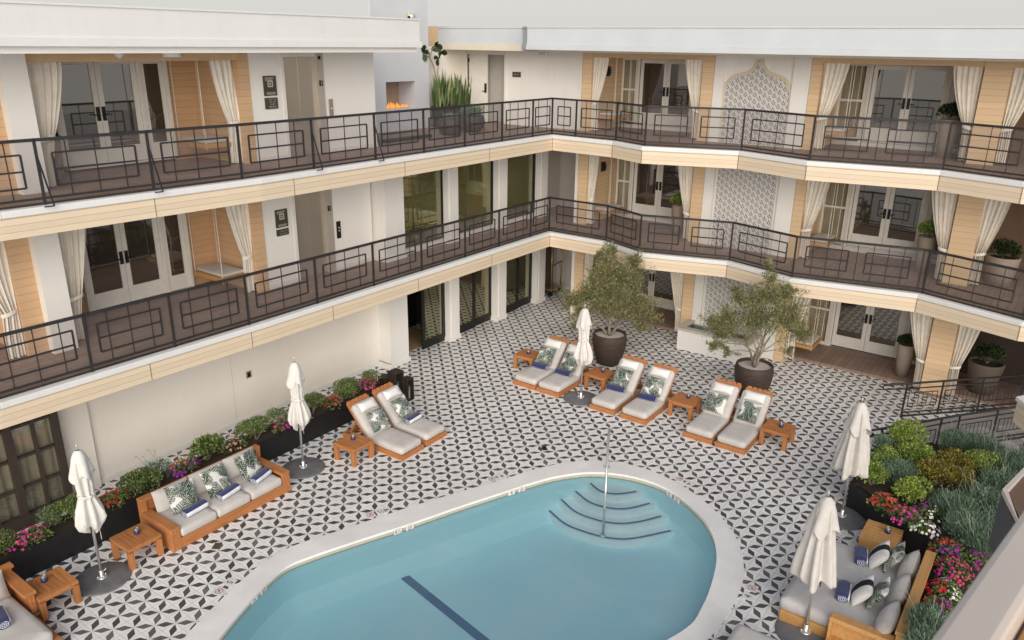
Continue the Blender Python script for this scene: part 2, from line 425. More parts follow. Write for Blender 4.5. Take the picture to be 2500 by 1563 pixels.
M['olive'] = foliage('olive_leaves', rgb(0.128, 0.138, 0.055), rgb(0.256, 0.256, 0.105), rgb(0.435, 0.419, 0.209), .2)
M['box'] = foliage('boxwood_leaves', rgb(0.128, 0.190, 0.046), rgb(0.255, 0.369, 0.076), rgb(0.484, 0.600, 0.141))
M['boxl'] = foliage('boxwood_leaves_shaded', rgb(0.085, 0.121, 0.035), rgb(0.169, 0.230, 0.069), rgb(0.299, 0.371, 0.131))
M['lime'] = foliage('lime_shrub_leaves', rgb(0.147, 0.225, 0.035), rgb(0.312, 0.429, 0.078), rgb(0.546, 0.600, 0.147))
M['herb'] = foliage('herb_leaves', rgb(0.108, 0.162, 0.075), rgb(0.203, 0.270, 0.121), rgb(0.351, 0.432, 0.203))
M['lav'] = foliage('lavender_leaves', rgb(0.099, 0.176, 0.117), rgb(0.168, 0.263, 0.174), rgb(0.337, 0.455, 0.308))
M['dark'] = foliage('dark_shrub_leaves', rgb(0.014, 0.026, 0.010), rgb(0.034, 0.058, 0.017), rgb(0.072, 0.108, 0.034))
M['rust'] = foliage('russet_shrub_leaves', rgb(0.147, 0.116, 0.031), rgb(0.294, 0.242, 0.046), rgb(0.462, 0.420, 0.084))
M['snake'] = foliage('snake_plant_leaves', rgb(0.055, 0.091, 0.036), rgb(0.137, 0.191, 0.064), rgb(0.364, 0.400, 0.164))
M['impat'] = foliage('impatiens_leaves', rgb(0.063, 0.116, 0.031), rgb(0.137, 0.210, 0.059), rgb(0.252, 0.336, 0.105))
M['plume'] = foliage('lavender_plumes', rgb(0.208, 0.247, 0.182), rgb(0.325, 0.364, 0.273), rgb(0.468, 0.494, 0.390))
M['petal'] = attrcol('petals', .6, .2, 0)
# ------------------------------------------------------------------ the building
Z2, Z3 = 2.84, 5.59
def offset(pts, d):
    out = []
    for i in range(len(pts)):
        dirs = []
        if i > 0: dirs.append((Vector(pts[i]) - Vector(pts[i - 1])).normalized())
        if i < len(pts) - 1: dirs.append((Vector(pts[i + 1]) - Vector(pts[i])).normalized())
        ns = [Vector((t.y, -t.x)) for t in dirs]
        if len(ns) == 2:
            m = (ns[0] + ns[1]).normalized(); m *= 1 / max(.3, m.dot(ns[0]))
        else: m = ns[0]
        p = Vector(pts[i]) + m * d; out.append((p.x, p.y))
    return out
def strip(mb, pts, d_in, d_out, z0, z1, i0=0, i1=None, mi=0):
    A, B = offset(pts, d_in), offset(pts, d_out)
    i1 = len(pts) - 1 if i1 is None else i1
    for i in range(i0, i1):
        mb.prism([A[i], B[i], B[i + 1], A[i + 1]], z0, z1, mi)
def wb(ax, mb, a0, a1, z0, z1, d0, d1, mi=0):
    if ax == 'L': mb.box(a0, d0, z0, a1, d1, z1, mi)
    else: mb.box(d0, a0, z0, d1, a1, z1, mi)

EL3 = [(1.5, 12.78), (4.69, 12.42), (8.86, 12.05), (18.4, 11.98)]
ER3 = [(18.25, 10.03), (17.76, 8.93), (18.5, 6.75), (17.88, 4.97), (18.32, 2.4), (17.75, .89), (18.3, -2.4)]
EL2 = [(1.5, 12.5), (4.1, 12.3), (8.67, 12.13), (18.52, 12.05)]
ER2 = [(18.52, 10.3), (18.0, 9.0), (18.65, 6.8), (18.13, 5.07), (18.65, 2.42), (17.95, .41), (18.6, -2.4)]
LP, RP = (11.0, 14.0, 0), (20.1, 6.0, 0)
LW = thing('hotel_wing', 'cream three storey hotel wing on the left with long straight balconies and a lift', 'building', LP)
RW = thing('hotel_wing', 'hotel wing on the right with zigzag balconies and diamond tiled wall panels', 'building', RP)
Lo, Ro = tuple(-x for x in LP), tuple(-x for x in RP)
def pieces(mb, tol=.012):
    """split a builder into groups of touching boxes"""
    nv = len(mb.v); par = list(range(nv))
    def fd(a):
        while par[a] != a: par[a] = par[par[a]]; a = par[a]
        return a
    for f in mb.f:
        for i in f[1:]: par[fd(i)] = fd(f[0])
    comp = {}
    for i in range(nv): comp.setdefault(fd(i), []).append(i)
    ks = list(comp); bb = []
    for c_ in ks:
        P = [mb.v[i] for i in comp[c_]]; bb.append([min(p[a] for p in P) - tol for a in range(3)] + [max(p[a] for p in P) + tol for a in range(3)])
    g = list(range(len(ks)))
    def fg(a):
        while g[a] != a: a = g[a]
        return a
    for i in range(len(ks)):
        for j in range(i):
            if all(bb[i][a] <= bb[j][a + 3] and bb[j][a] <= bb[i][a + 3] for a in range(3)): g[fg(i)] = fg(j)
    cid = {c_: fg(i) for i, c_ in enumerate(ks)}; out = {}
    for f, mi in zip(mb.f, mb.m):
        o = out.setdefault(cid[fd(f[0])], MB()); o.face([mb.v[i] for i in f], mi)
    return list(out.values())
def LR(par, off, mb, name, mat, label, whole, k):
    os_ = [b.build(name, mat, par, off=off, **k) for b in ([mb] if whole else pieces(mb))]
    if label:
        for o in os_: o['label'] = label
    return os_[0]
def L(mb, name, mat, label=None, whole=False, **k): return LR(LW, Lo, mb, name, mat, label, whole, k)
def Rr(mb, name, mat, label=None, whole=False, **k): return LR(RW, Ro, mb, name, mat, label, whole, k)
dark_line = plain('board_joint', rgb(.16, .11, .07), .8, var=.02)
for (z, el, er, fm, lv) in ((Z3, EL3, ER3, 'fascia3', 'top'), (Z2, EL2, ER2, 'fascia2', 'middle')):
    allp = el + er; c = len(el) - 1
    for (i0, i1, add, par) in ((0, c, L, 'left'), (c, len(allp) - 1, Rr, 'right')):
        t = MB(); strip(t, allp, -.14, .025, z - .075, z + .03, i0, i1); add(t, 'edge_flashing', M['trim'], whole=True, bevel=.012)
        f = MB(); strip(f, allp, -.06, .0, z - .39, z - .076, i0, i1, 0)
        O = offset(allp, .002)
        for i in range(i0, i1 + 1):
            if 0 < i < len(allp) - 1 and par != 'left':
                x, y = O[i]; f.box(x - .006, y - .006, z - .39, x + .006, y + .006, z - .076, 1)
        if par == 'left':
            for xx in ((6.9, 9.6, 12.6, 15.6) if z == Z3 else (6.4, 8.4, 10.4, 13.0, 15.8)):
                yy = None
                for a, b in zip(el[:-1], el[1:]):
                    if a[0] <= xx <= b[0]: yy = a[1] + (b[1] - a[1]) * (xx - a[0]) / (b[0] - a[0])
                f.box(xx - .005, yy - .004, z - .39, xx + .005, yy + .02, z - .076, 1)
        add(f, 'balcony_fascia', [M[fm], dark_line], whole=True)
        ins = offset(allp, -.05)
        poly = (ins[:c + 1] + [(22.4, 12.0), (22.4, 16.6), (1.5, 16.6)]) if par == 'left' else (ins[c:] + [(22.4, -2.4), (22.4, 12.0)])
        s = MB(); s.prism(poly, z - .06, z); add(s, 'balcony_floor', M['deckfl'])
        s = MB(); s.prism(poly, z - .37, z - .30); add(s, 'balcony_ceiling', M['ceil'])

SOF = 7.76
CE = {0: Z2 - .30, 1: Z3 - .30, 2: SOF}
FLZ = {0: 0.0, 1: Z2, 2: Z3}

# ---- left wing walls, levels 1 (middle) and 2 (top)
def fr_door(ax, d, leaves, z0, z1, par, off, hz=.95, glass='doorglass', side=None):
    """double glazed doors with frame; leaves = [(a0,a1,latch side or 0)]"""
    fm = MB(); a0 = min(l[0] for l in leaves); a1 = max(l[1] for l in leaves)
    ls = sorted(leaves)
    for u_, v_ in zip(ls[:-1], ls[1:]):
        if v_[0] - u_[1] > .02: wb(ax, fm, u_[1], v_[0], z0, z1, d - .03, d + .06)
    wb(ax, fm, a0 - .07, a0, z0, z1 + .07, d - .05, d + .06); wb(ax, fm, a1, a1 + .07, z0, z1 + .07, d - .05, d + .06); wb(ax, fm, a0, a1, z1, z1 + .07, d - .05, d + .06)
    wb(ax, fm, a0, a1, z0 - .03, z0, d - .06, d + .06)
    fo = fm.build('door_frame', M['doorw'], par, off=off, bevel=.006)
    for (l0, l1, sd) in leaves:
        w = l1 - l0; st = .105 if w > .5 else .09; e = .004
        m = MB(); wb(ax, m, l0 + e, l0 + st, z0 + .01, z1 - e, d, d + .045); wb(ax, m, l1 - st, l1 - e, z0 + .01, z1 - e, d, d + .045)
        wb(ax, m, l0 + st, l1 - st, z0 + .01, z0 + .33, d, d + .045); wb(ax, m, l0 + st, l1 - st, z1 - .11, z1 - e, d, d + .045)
        lo = m.build('french_door' if sd else 'side_light', M['doorw'], par, off=off, bevel=.006)
        g = MB(); wb(ax, g, l0 + st - .01, l1 - st + .01, z0 + .32, z1 - .10, d + .02, d + .03)
        g.build('pane', M[glass], lo)
        if sd:
            h = MB(); hc = l1 - .055 if sd > 0 else l0 + .055
            zc = z0 + hz
            wb(ax, h, hc - .036, hc + .036, zc - .13, zc + .13, d - .012, d + .002)
            wb(ax, h, hc - .012, hc + .012, zc - .025, zc - .0, d - .06, d - .01)
            wb(ax, h, hc - (.12 if sd > 0 else -.0), hc + (0 if sd > 0 else .12), zc - .022, zc - .004, d - .065, d - .05)
            h.build('handle', M['bronze'], lo)
    return fo
def sash(ax, d, a0, a1, z0, z1, par, off, mid=True):
    m = MB(); t = .055
    wb(ax, m, a0, a0 + t, z0, z1, d, d + .06); wb(ax, m, a1 - t, a1, z0, z1, d, d + .06)
    wb(ax, m, a0 + t, a1 - t, z0, z0 + t, d, d + .06); wb(ax, m, a0 + t, a1 - t, z1 - t, z1, d, d + .06)
    zm = z0 + (z1 - z0) * .52
    if mid: wb(ax, m, a0 + t, a1 - t, zm - .03, zm + .03, d + .005, d + .055)
    am = (a0 + a1) / 2; wb(ax, m, am - .012, am + .012, z0 + t, z1 - t, d + .01, d + .04)
    o = m.build('window', M['doorw'], par, off=off, bevel=.005)
    g = MB(); wb(ax, g, a0 + t, a1 - t, z0 + t, z1 - t, d + .045, d + .05); g.build('pane', M['winglass'], o)
    dr = MB(); n = 60; P = []
    for zz in (z0 + .03, z1 - .03):
        row = []
        for i in range(n + 1):
            a = a0 + .03 + (a1 - a0 - .06) * i / n; dd = d + .13 + .025 * math.sin(i * 1.1) + .012 * math.sin(i * .37)
            row.append((a, dd, zz) if ax == 'L' else (dd, a, zz))
        P.append(row)
    dr.grid(P); dr.build('drape', M['sheer'], o, smooth=True)
    return o

for lv in (1, 2):
    z0, z1 = FLZ[lv], CE[lv]
    w = MB()                                           # white stucco pieces
    w.box(5.55, 13.68, z0, 5.95, 15.4, z1)             # round-edged white pillar
    xe = 13.6 if lv == 2 else 13.3
    w.box(10.15, 13.86, z0, 10.94, 14.3, z1); w.box(12.07, 13.86, z0, xe, 14.3, z1); w.box(10.94, 13.86, z0 + 2.13, 12.07, 14.3, z1)
    if lv == 2: w.box(13.45, 14.3, z0, 13.6, 16.6, z1)
    L(w, 'white_wall', M['whitew'], 'white painted wall around the lift and beside the bays')
    t = MB()
    t.box(5.22, 13.86, z0, 5.55, 15.4, z1); t.box(9.90, 13.84, z0, 10.15, 15.6, z1)
    t.box(2.0, 15.4, z0, 5.22, 15.55, z1)
    t.box(5.95, 15.4, z0, 7.02, 15.55, z1); t.box(9.28, 15.4, z0, 9.90, 15.55, z1); t.box(7.02, 15.4, z0 + 2.12, 9.28, 15.55, z1)
    t.box(5.951, 14.0, z0, 5.99, 15.4, z1)
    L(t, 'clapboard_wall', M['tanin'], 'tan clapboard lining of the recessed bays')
    hd = MB(); hd.box(5.95, 13.8, z1 - .16, 9.90, 13.9, z1); hd.box(2.0, 13.8, z1 - .16, 5.22, 13.9, z1)
    L(hd, 'bay_header', M['tanplain'])
    zs = z0 + (.08 if lv == 2 else .02)
    fr_door('L', 15.33, [(7.04, 7.84, 1), (7.84, 8.64, -1), (8.72, 9.21, 0)], zs, z0 + 2.03, LW, Lo)
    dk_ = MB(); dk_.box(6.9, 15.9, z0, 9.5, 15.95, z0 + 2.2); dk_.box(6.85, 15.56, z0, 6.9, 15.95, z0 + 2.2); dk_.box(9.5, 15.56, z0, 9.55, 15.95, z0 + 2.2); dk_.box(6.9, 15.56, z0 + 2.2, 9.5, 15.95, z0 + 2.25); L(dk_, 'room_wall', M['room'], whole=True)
    # lift
    e = MB(); e.box(11.02, 13.93, z0 + .01, 11.885, 13.97, z0 + 2.06); e.box(11.43, 13.926, z0 + .01, 11.436, 13.929, z0 + 2.06)
    lift = L(e, 'lift_door', M['elev'], 'brushed steel lift door', whole=True)
    j = MB(); j.box(11.885, 13.84, z0, 12.07, 14.0, z0 + 2.13); j.build('jamb', plain('lift_jamb', rgb(.52, .47, .41), .4, .3, var=.05), lift)
    j = MB(); j.box(10.94, 13.85, z0, 11.02, 14.0, z0 + 2.13); j.box(11.02, 13.85, z0 + 2.06, 11.885, 14.0, z0 + 2.13); j.build('casing', M['doorw'], lift)
    bb = MB(); bb.box(10.15, 13.845, z0, 10.94, 13.859, z0 + .1); bb.box(12.07, 13.845, z0, xe, 13.859, z0 + .1); L(bb, 'baseboard', M['doorw'])
# level 1 and ground: glazed bays between white pillars
GX = [(14.02, 15.8), (16.2, 17.98), (18.43, 20.1)]
for lv in (0, 1):
    z0, z1 = FLZ[lv], CE[lv]
    p = MB()
    for (x0, x1, y) in ((13.36, 14.02, 13.45), (15.76, 16.2, 13.52), (17.96, 18.43, 13.52), (20.1, 20.56, 13.52)):
        if lv == 1: x0 = max(x0, 13.3)
        p.box(x0, y, z0, x1, 14.2, z1); p.box(x0 - .03, y - .03, z0, x1 + .03, 14.0, z0 + .12)
        if x0 > 15: p.box(x0 + .07, y - .018, z0 + .12, x1 - .07, y, z1)
    L(p, 'pillar', M['white'], 'white pillars between the tinted glass bays')
    for i, (x0, x1) in enumerate(GX):
        fm = MB()
        if lv == 1:
            zb = z0 + .14
            s = MB(); s.box(x0, 13.6, z0, x1, 14.0, zb); L(s, 'window_sill', M['doorw'])
            t = .045; fm.box(x0, 13.68, zb, x0 + t, 13.76, z1); fm.box(x1 - t, 13.68, zb, x1, 13.76, z1); fm.box(x0 + t, 13.68, zb, x1 - t, 13.76, zb + t)
            fo = L(fm, 'window_frame', M['black'], whole=True); g = MB(); g.box(x0 + t, 13.71, zb + t, x1 - t, 13.72, z1); g.build('pane', M['bigglass'], fo)
            P = []
            for zz in (zb + .02, z1):
                P.append([(x0 + .02 + (x1 - x0 - .04) * q / 90, 13.98 + .03 * math.sin(q * .95) + .015 * math.sin(q * .31 + i), zz) for q in range(91)])
            dr = MB(); dr.grid(P); dr.build('drape', M['drape'], fo, smooth=True)
        else:
            lv0 = [(x0, (x0 + x1) / 2 + .04), ((x0 + x1) / 2 - .04, x1)]
            if i == 0: lv0 = [(14.82, 15.76)]
            for q, (a0, a1) in enumerate(lv0):
                fm = MB(); t = .11; y = 13.68 + .05 * q
                fm.box(a0, y, .015, a0 + t, y + .045, z1); fm.box(a1 - t, y, .015, a1, y + .045, z1); fm.box(a0 + t, y, .015, a1 - t, y + .045, .24)
                fo = L(fm, 'sliding_door', M['black'], whole=True); g = MB(); g.box(a0 + t, y + .02, .24, a1 - t, y + .03, z1); g.build('pane', M['slide'], fo)
# interior seen through the open slider
rm = MB(); rm.box(14.02, 13.9, .004, 16.0, 16.5, .008); L(rm, 'room_floor', plain('room_floor', rgb(.38, .27, .15), .5, var=.1))
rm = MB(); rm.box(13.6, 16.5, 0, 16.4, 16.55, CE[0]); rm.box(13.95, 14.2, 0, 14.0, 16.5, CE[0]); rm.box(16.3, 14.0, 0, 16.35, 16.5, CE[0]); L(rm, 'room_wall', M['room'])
rm = MB(); rm.box(14.1, 15.2, 0.01, 16.2, 15.7, 1.0); rm.box(14.1, 15.6, 1.25, 16.2, 15.7, 1.75); L(rm, 'bar_counter', M['planter'])
rm = MB()
for i in range(60): rm.box(14.15 + i * .033, 15.55, 1.06, 14.17 + i * .033, 15.58, 1.16 + .03 * random.random())
L(rm, 'glassware', M['wax'], whole=True)
# lower wall
w = MB(); w.box(5.95, 13.86, 0, 13.36, 14.2, CE[0]); w.box(5.35, 13.78, 0, 5.95, 14.2, CE[0]); w.box(2.84, 13.452, 2.12, 5.35, 14.2, CE[0]); w.box(-3.0, 13.452, 0, 2.84, 14.2, CE[0])
L(w, 'white_wall', M['cream'], 'long cream ground floor wall behind the planters')
w = MB(); w.box(5.95, 13.84, 0, 13.36, 13.859, .12); w.box(13.30, 13.44, 0, 13.359, 13.86, .12); L(w, 'baseboard', M['white'])
w = MB(); w.box(8.998, 13.853, .12, 9.004, 13.859, CE[0]); L(w, 'wall_joint', M['grey'])
g = MB()
for x in (2.9, 3.72, 4.52, 5.27): g.box(x - .06, 13.5, .05, x + .06, 13.6, 2.12)
for x in (3.3, 4.12, 4.92): g.box(x - .025, 13.52, .05, x + .025, 13.6, 2.12)
for zz in (.72, 1.28, 1.84): g.box(2.9, 13.525, zz - .02, 5.27, 13.598, zz + .02)
g.box(2.9, 13.48, 0, 5.35, 13.62, .22); g.box(2.9, 13.5, 2.06, 5.35, 13.6, 2.12)
fo = L(g, 'grid_window', whole=True, label='brown framed grid window with drawn curtains', mat=plain('brown_window_paint', rgb(.055, .042, .034), .5, var=.1))
g = MB(); g.box(2.9, 13.605, .22, 5.27, 13.61, 2.1); g.build('pane', M['winglass'], fo)
P = [[(2.9 + 2.4 * q / 120, 13.72 + .035 * math.sin(q * .6) + .02 * math.sin(q * .23), zz) for q in range(121)] for zz in (.1, 2.12)]
g = MB(); g.grid(P); g.build('drape', M['sheer'], fo, smooth=True)

# ---- top floor fireplace tower and terrace back wall
t = MB(); y0, y1 = 15.95, 17.6
t.box(15.6, y0, Z3, 16.08, y1, 8.3); t.box(17.25, y0, Z3, 17.85, y1, 8.3); t.box(16.08, y0, Z3, 17.25, y1, 6.19); t.box(16.08, y0, 6.92, 17.25, y1, 8.3); t.box(15.6, y0, 8.3, 17.85, 16.0, 10.6)
tw = L(t, 'fireplace_tower', M['tower'], 'tall white brick chimney tower with a see-through fire opening')
h = MB(); h.box(16.66, 16.6, 6.19, 17.25, 16.63, 6.92); h.build('fire_back', plain('warm_fire_back', rgb(.33, .25, .19), .6), tw)
h = MB(); h.box(16.08, 17.55, 6.19, 16.66, 17.58, 6.92); h.build('dark_back', M['room'], tw)
h = MB()
for q in range(9): h.box(16.1 + q * .06, 17.4, 6.75, 16.135 + q * .06, 17.44, 6.92)
h.build('slats', M['teak'], tw)
fl = MB()
for q in range(34):
    x = 16.14 + 1.05 * random.random(); y = 16.12 + .2 * random.random(); hh = (.05 + .13 * random.random()) * (1 if x < 16.8 else .5); r = .014 + .02 * random.random()
    fl.lathe([(r * .6, 6.195), (r, 6.195 + hh * .3), (r * .5, 6.195 + hh * .7), (.001, 6.195 + hh)], 6, x, y)
fl.build('flames', M['flame'], tw, smooth=True)
h = MB(); h.box(14.2, 14.15, Z3, 15.9, 14.32, Z3 + .09); L(h, 'terrace_kerb', M['black'])
w = MB(); w.box(17.85, 16.45, Z3, 20.15, 16.6, CE[2] + .05); L(w, 'white_wall', M['cream'])
# ---- roof
r = MB(); r.box(1.0, 12.42, 7.98, 13.62, 16.6, 8.42); r.box(1.0, 12.39, 7.86, 13.66, 12.5, 7.98); r.box(1.0, 12.40, 8.42, 13.64, 16.6, 8.45)
L(r, 'roof_fascia', M['trim'], 'deep white roof edge over the left top floor')
r = MB(); r.box(1.0, 12.5, SOF, 13.6, 16.6, 7.97); L(r, 'roof_soffit', M['whitew'])
RF = [(19.05, 16.62), (19.05, 13.5), (18.35, 12.85), (18.35, -2.4)]
r = MB(); strip(r, RF, -2.5, 0, 7.94, 8.36); strip(r, RF, -.4, .02, 8.36, 8.40); strip(r, RF, -.3, .03, 7.81, 7.939)
Rr(r, 'roof_fascia', M['roofr'], 'deep pale roof edge over the right top floor', bevel=.01)
r = MB(); r.box(19.0, 16.63, 7.84, 22.4, 19.0, 8.42); Rr(r, 'roof_end', M['tanplain'])
r = MB(); r.box(19.0, 12.7, SOF, 22.4, 16.6, 7.93); r.box(18.6, -2.4, SOF, 22.4, 12.68, 7.93); Rr(r, 'roof_soffit', M['ceil'])

# ---- right wing walls
for lv in (0, 1, 2):
    z0, z1 = FLZ[lv], CE[lv]
    w = MB()
    w.box(20.12, 12.02 + .14, z0, 22.3, 12.26, z1)
    w.box(20.1, 7.94, z0, 20.6, 8.2, z1); w.box(20.1, 5.79, z0, 20.6, 6.2, z1); w.box(20.16, 6.2, z0, 20.6, 7.94, z1)
    if lv == 2:
        w.box(20.15, 12.26, z0, 20.4, 14.92, z1); w.box(20.15, 16.38, z0, 20.4, 16.6, z1); w.box(20.15, 14.92, z0 + 2.04, 20.4, 16.38, z1)
    Rr(w, 'white_wall', M['white'], 'white wall around the patterned tile panel')
    t = MB()
    t.box(20.1, 11.84, z0, 22.3, 12.14, z1); t.box(20.1, 8.21, z0, 22.3, 8.53, z1); t.box(20.1, 5.54, z0, 22.3, 5.78, z1)
    t.box(20.1, 1.66, z0, 22.3, 2.18, z1); t.box(20.1, -2.4, z0, 22.3, -1.7, z1)
    t.box(22.0, 8.53, z0, 22.15, 9.45, z1)
    for (a0, a1) in ((9.4, 11.9), (2.18, 5.6)):
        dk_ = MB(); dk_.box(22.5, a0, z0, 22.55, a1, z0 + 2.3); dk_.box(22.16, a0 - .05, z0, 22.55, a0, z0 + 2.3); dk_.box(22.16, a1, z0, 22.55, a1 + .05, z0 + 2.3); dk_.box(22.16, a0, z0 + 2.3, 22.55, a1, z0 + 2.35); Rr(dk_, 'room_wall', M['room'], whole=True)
    for (a0, a1) in ((11.24, 11.34), (9.45, 9.52), (4.78, 4.9), (2.94, 3.06)):
        mu = MB(); mu.box(21.9, a0, z0, 22.0, a1, z0 + 2.12); Rr(mu, 'door_post', M['doorw'])
    sl_ = MB(); sl_.box(21.86, 9.45, z0, 22.1, 11.84, z0 + .1); sl_.box(21.86, 2.19, z0, 22.1, 5.53, z0 + .1); Rr(sl_, 'door_sill', M['doorw'])
    for (a0, a1) in ((8.53, 11.84), (2.18, 5.54)): t.box(22.0, a0, z0 + 2.12, 22.15, a1, z1)
    Rr(t, 'clapboard_pier', M['tan'], 'tan clapboard piers between the bays')
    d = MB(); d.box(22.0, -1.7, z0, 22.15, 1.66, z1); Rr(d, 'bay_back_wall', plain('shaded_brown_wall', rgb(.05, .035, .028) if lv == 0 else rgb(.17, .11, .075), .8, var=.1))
    hd = MB()
    for (a0, a1) in ((8.53, 11.84), (2.18, 5.54), (-1.7, 1.66)): hd.box(20.12, a0, z1 - .14, 20.26, a1, z1)
    Rr(hd, 'bay_header', M['tanplain'])
    zs = z0 + .14 if lv != 0 else .1
    if lv != 0 or True:
        fr_door('R', 21.92, [(10.38, 11.24, -1), (9.52, 10.38, 1)], zs, z0 + 1.98, RW, Ro)
        sash('R', 21.92, 11.34, 11.84, zs, z0 + 2.0, RW, Ro)
        fr_door('R', 21.92, [(3.92, 4.78, -1), (3.06, 3.92, 1)], zs, z0 + 1.98, RW, Ro)
        sash('R', 21.92, 4.9, 5.54, zs, z0 + 2.0, RW, Ro)
        sash('R', 21.92, 2.2, 2.94, zs, z0 + 2.0, RW, Ro, False)
    # tile panel
    tp = MB(); zt = z1
    if lv == 2:
        # ogee arch outline (y, z), centre 7.07
        arch = []
        for q in range(13):
            a = q / 12; arch.append((.80 + .02 * math.cos(a * pi), z0 + .02 + a * 1.12))
        pts = [(.83, 6.76), (.82, 6.90), (.77, 7.04), (.68, 7.15), (.56, 7.22), (.42, 7.26), (.28, 7.30), (.17, 7.36), (.09, 7.45), (.04, 7.55), (.0, 7.66)]
        half = [(.82, z0 + .02), (.83, 6.3)] + pts
        outl = [(7.07 - a, b) for a, b in half] + [(7.07 + a, b) for a, b in half[-2::-1]]
        tp.face([(20.152, a, b) for a, b in outl])
        Rr(tp, 'tile_panel', M['wtile'], 'ogee arched panel of small grey diamond tiles')
        tr = MB()
        for (e0, e1, dd) in ((0.0, .05, .03), (.05, .09, .018)):
            H = [(.82, z0 + .02), (.83, 6.3)] + pts
            for sgn in (-1, 1):
                prev = None
                for i, (a, b) in enumerate(H):
                    t0 = Vector(H[min(i + 1, len(H) - 1)]) - Vector(H[max(i - 1, 0)]); t0.normalize(); nn = Vector((t0.y, -t0.x))
                    q0 = Vector((a, b)) + nn * e0; q1 = Vector((a, b)) + nn * e1
                    q0.x = max(q0.x, 0.002); q1.x = max(q1.x, .002)
                    cur = (7.07 + sgn * q0.x, q0.y, 7.07 + sgn * q1.x, q1.y)
                    if prev:
                        A = [(20.16 - dd, prev[0], prev[1]), (20.16 - dd, prev[2], prev[3]), (20.16 - dd, cur[2], cur[3]), (20.16 - dd, cur[0], cur[1])]
                        tr.face(A)
                        for (u, v) in ((0, 1), (2, 3)):
                            tr.face([(20.16 - dd, prev[u * 1 if u == 0 else 2], prev[v]), (20.16, prev[u * 1 if u == 0 else 2], prev[v]), (20.16, cur[u * 1 if u == 0 else 2], cur[v]), (20.16 - dd, cur[u * 1 if u == 0 else 2], cur[v])])
                    prev = cur
        Rr(tr, 'arch_moulding', whole=True, mat=plain('cream_moulding', rgb(.66, .57, .44), .6, var=.04))
    else:
        tp.box(20.145, 6.28, z0, 20.159, 7.86, z1)
        Rr(tp, 'tile_panel', M['wtile'], 'panel of small grey diamond tiles below the balcony')
        mo = MB(); mo.box(20.11, 7.86, z0, 20.159, 7.9, z1); mo.box(20.11, 6.24, z0, 20.159, 6.28, z1); Rr(mo, 'moulding', M['doorw'])
    # recess beyond the last pillar on the two lower floors
    if lv < 2:
        g = MB(); g.box(22.1, 12.26, z0, 22.25, 14.6, z1); g.box(20.56, 14.05, z0, 22.1, 14.2, z1); Rr(g, 'recess_wall', M['grey'])
# ground floor wooden decks in the right bays
dk = MB(); dk.box(20.45, 8.55, .0, 22.0, 11.82, .08); dk.box(20.45, -1.7, .0, 22.0, 1.64, .08); dk.box(20.45, 2.2, .0, 22.0, 5.52, .08)
dk.box(20.45, 1.64, .0, 20.09, 2.2, .08)
Rr(dk, 'bay_deck', M['deckfl'], bevel=.005)
# ajar service door on the top floor (opens inwards)
fm = MB(); fm.box(20.11, 14.86, Z3, 20.3, 14.92, Z3 + 2.1); fm.box(20.11, 16.38, Z3, 20.3, 16.46, Z3 + 2.1); fm.box(20.11, 14.92, Z3 + 2.04, 20.3, 16.38, Z3 + 2.1)
df = Rr(fm, 'service_door_frame', M['doorw'], whole=True)
g = MB(); g.box(20.4, 14.6, Z3, 22.3, 14.75, CE[2]); g.box(22.0, 14.75, Z3, 22.1, 16.6, CE[2]); g.box(20.4, 16.5, Z3, 22.1, 16.6, CE[2]); Rr(g, 'corridor_wall', M['grey'])
g = MB(); g.box(20.2, 15.63, Z3 + .01, 20.245, 16.379, Z3 + 2.038)
dd = Rr(g, 'service_door', M['doorw'], 'closed white leaf of the service door pair')
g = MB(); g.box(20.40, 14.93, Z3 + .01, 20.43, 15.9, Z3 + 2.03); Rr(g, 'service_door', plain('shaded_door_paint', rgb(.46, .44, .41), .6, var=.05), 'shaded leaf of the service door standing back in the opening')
for zz in (.35, 1.05, 1.8):
    g = MB(); g.box(20.17, 16.345, Z3 + zz, 20.199, 16.40, Z3 + zz + .12); g.build('hinge', M['bronze'], dd)
h = MB(); h.box(20.17, 15.66, Z3 + .90, 20.199, 15.73, Z3 + 1.18); h.bar((20.15, 15.695, Z3 + .95), (20.15, 15.80, Z3 + .95), .022); h.build('handle', M['black'], dd)

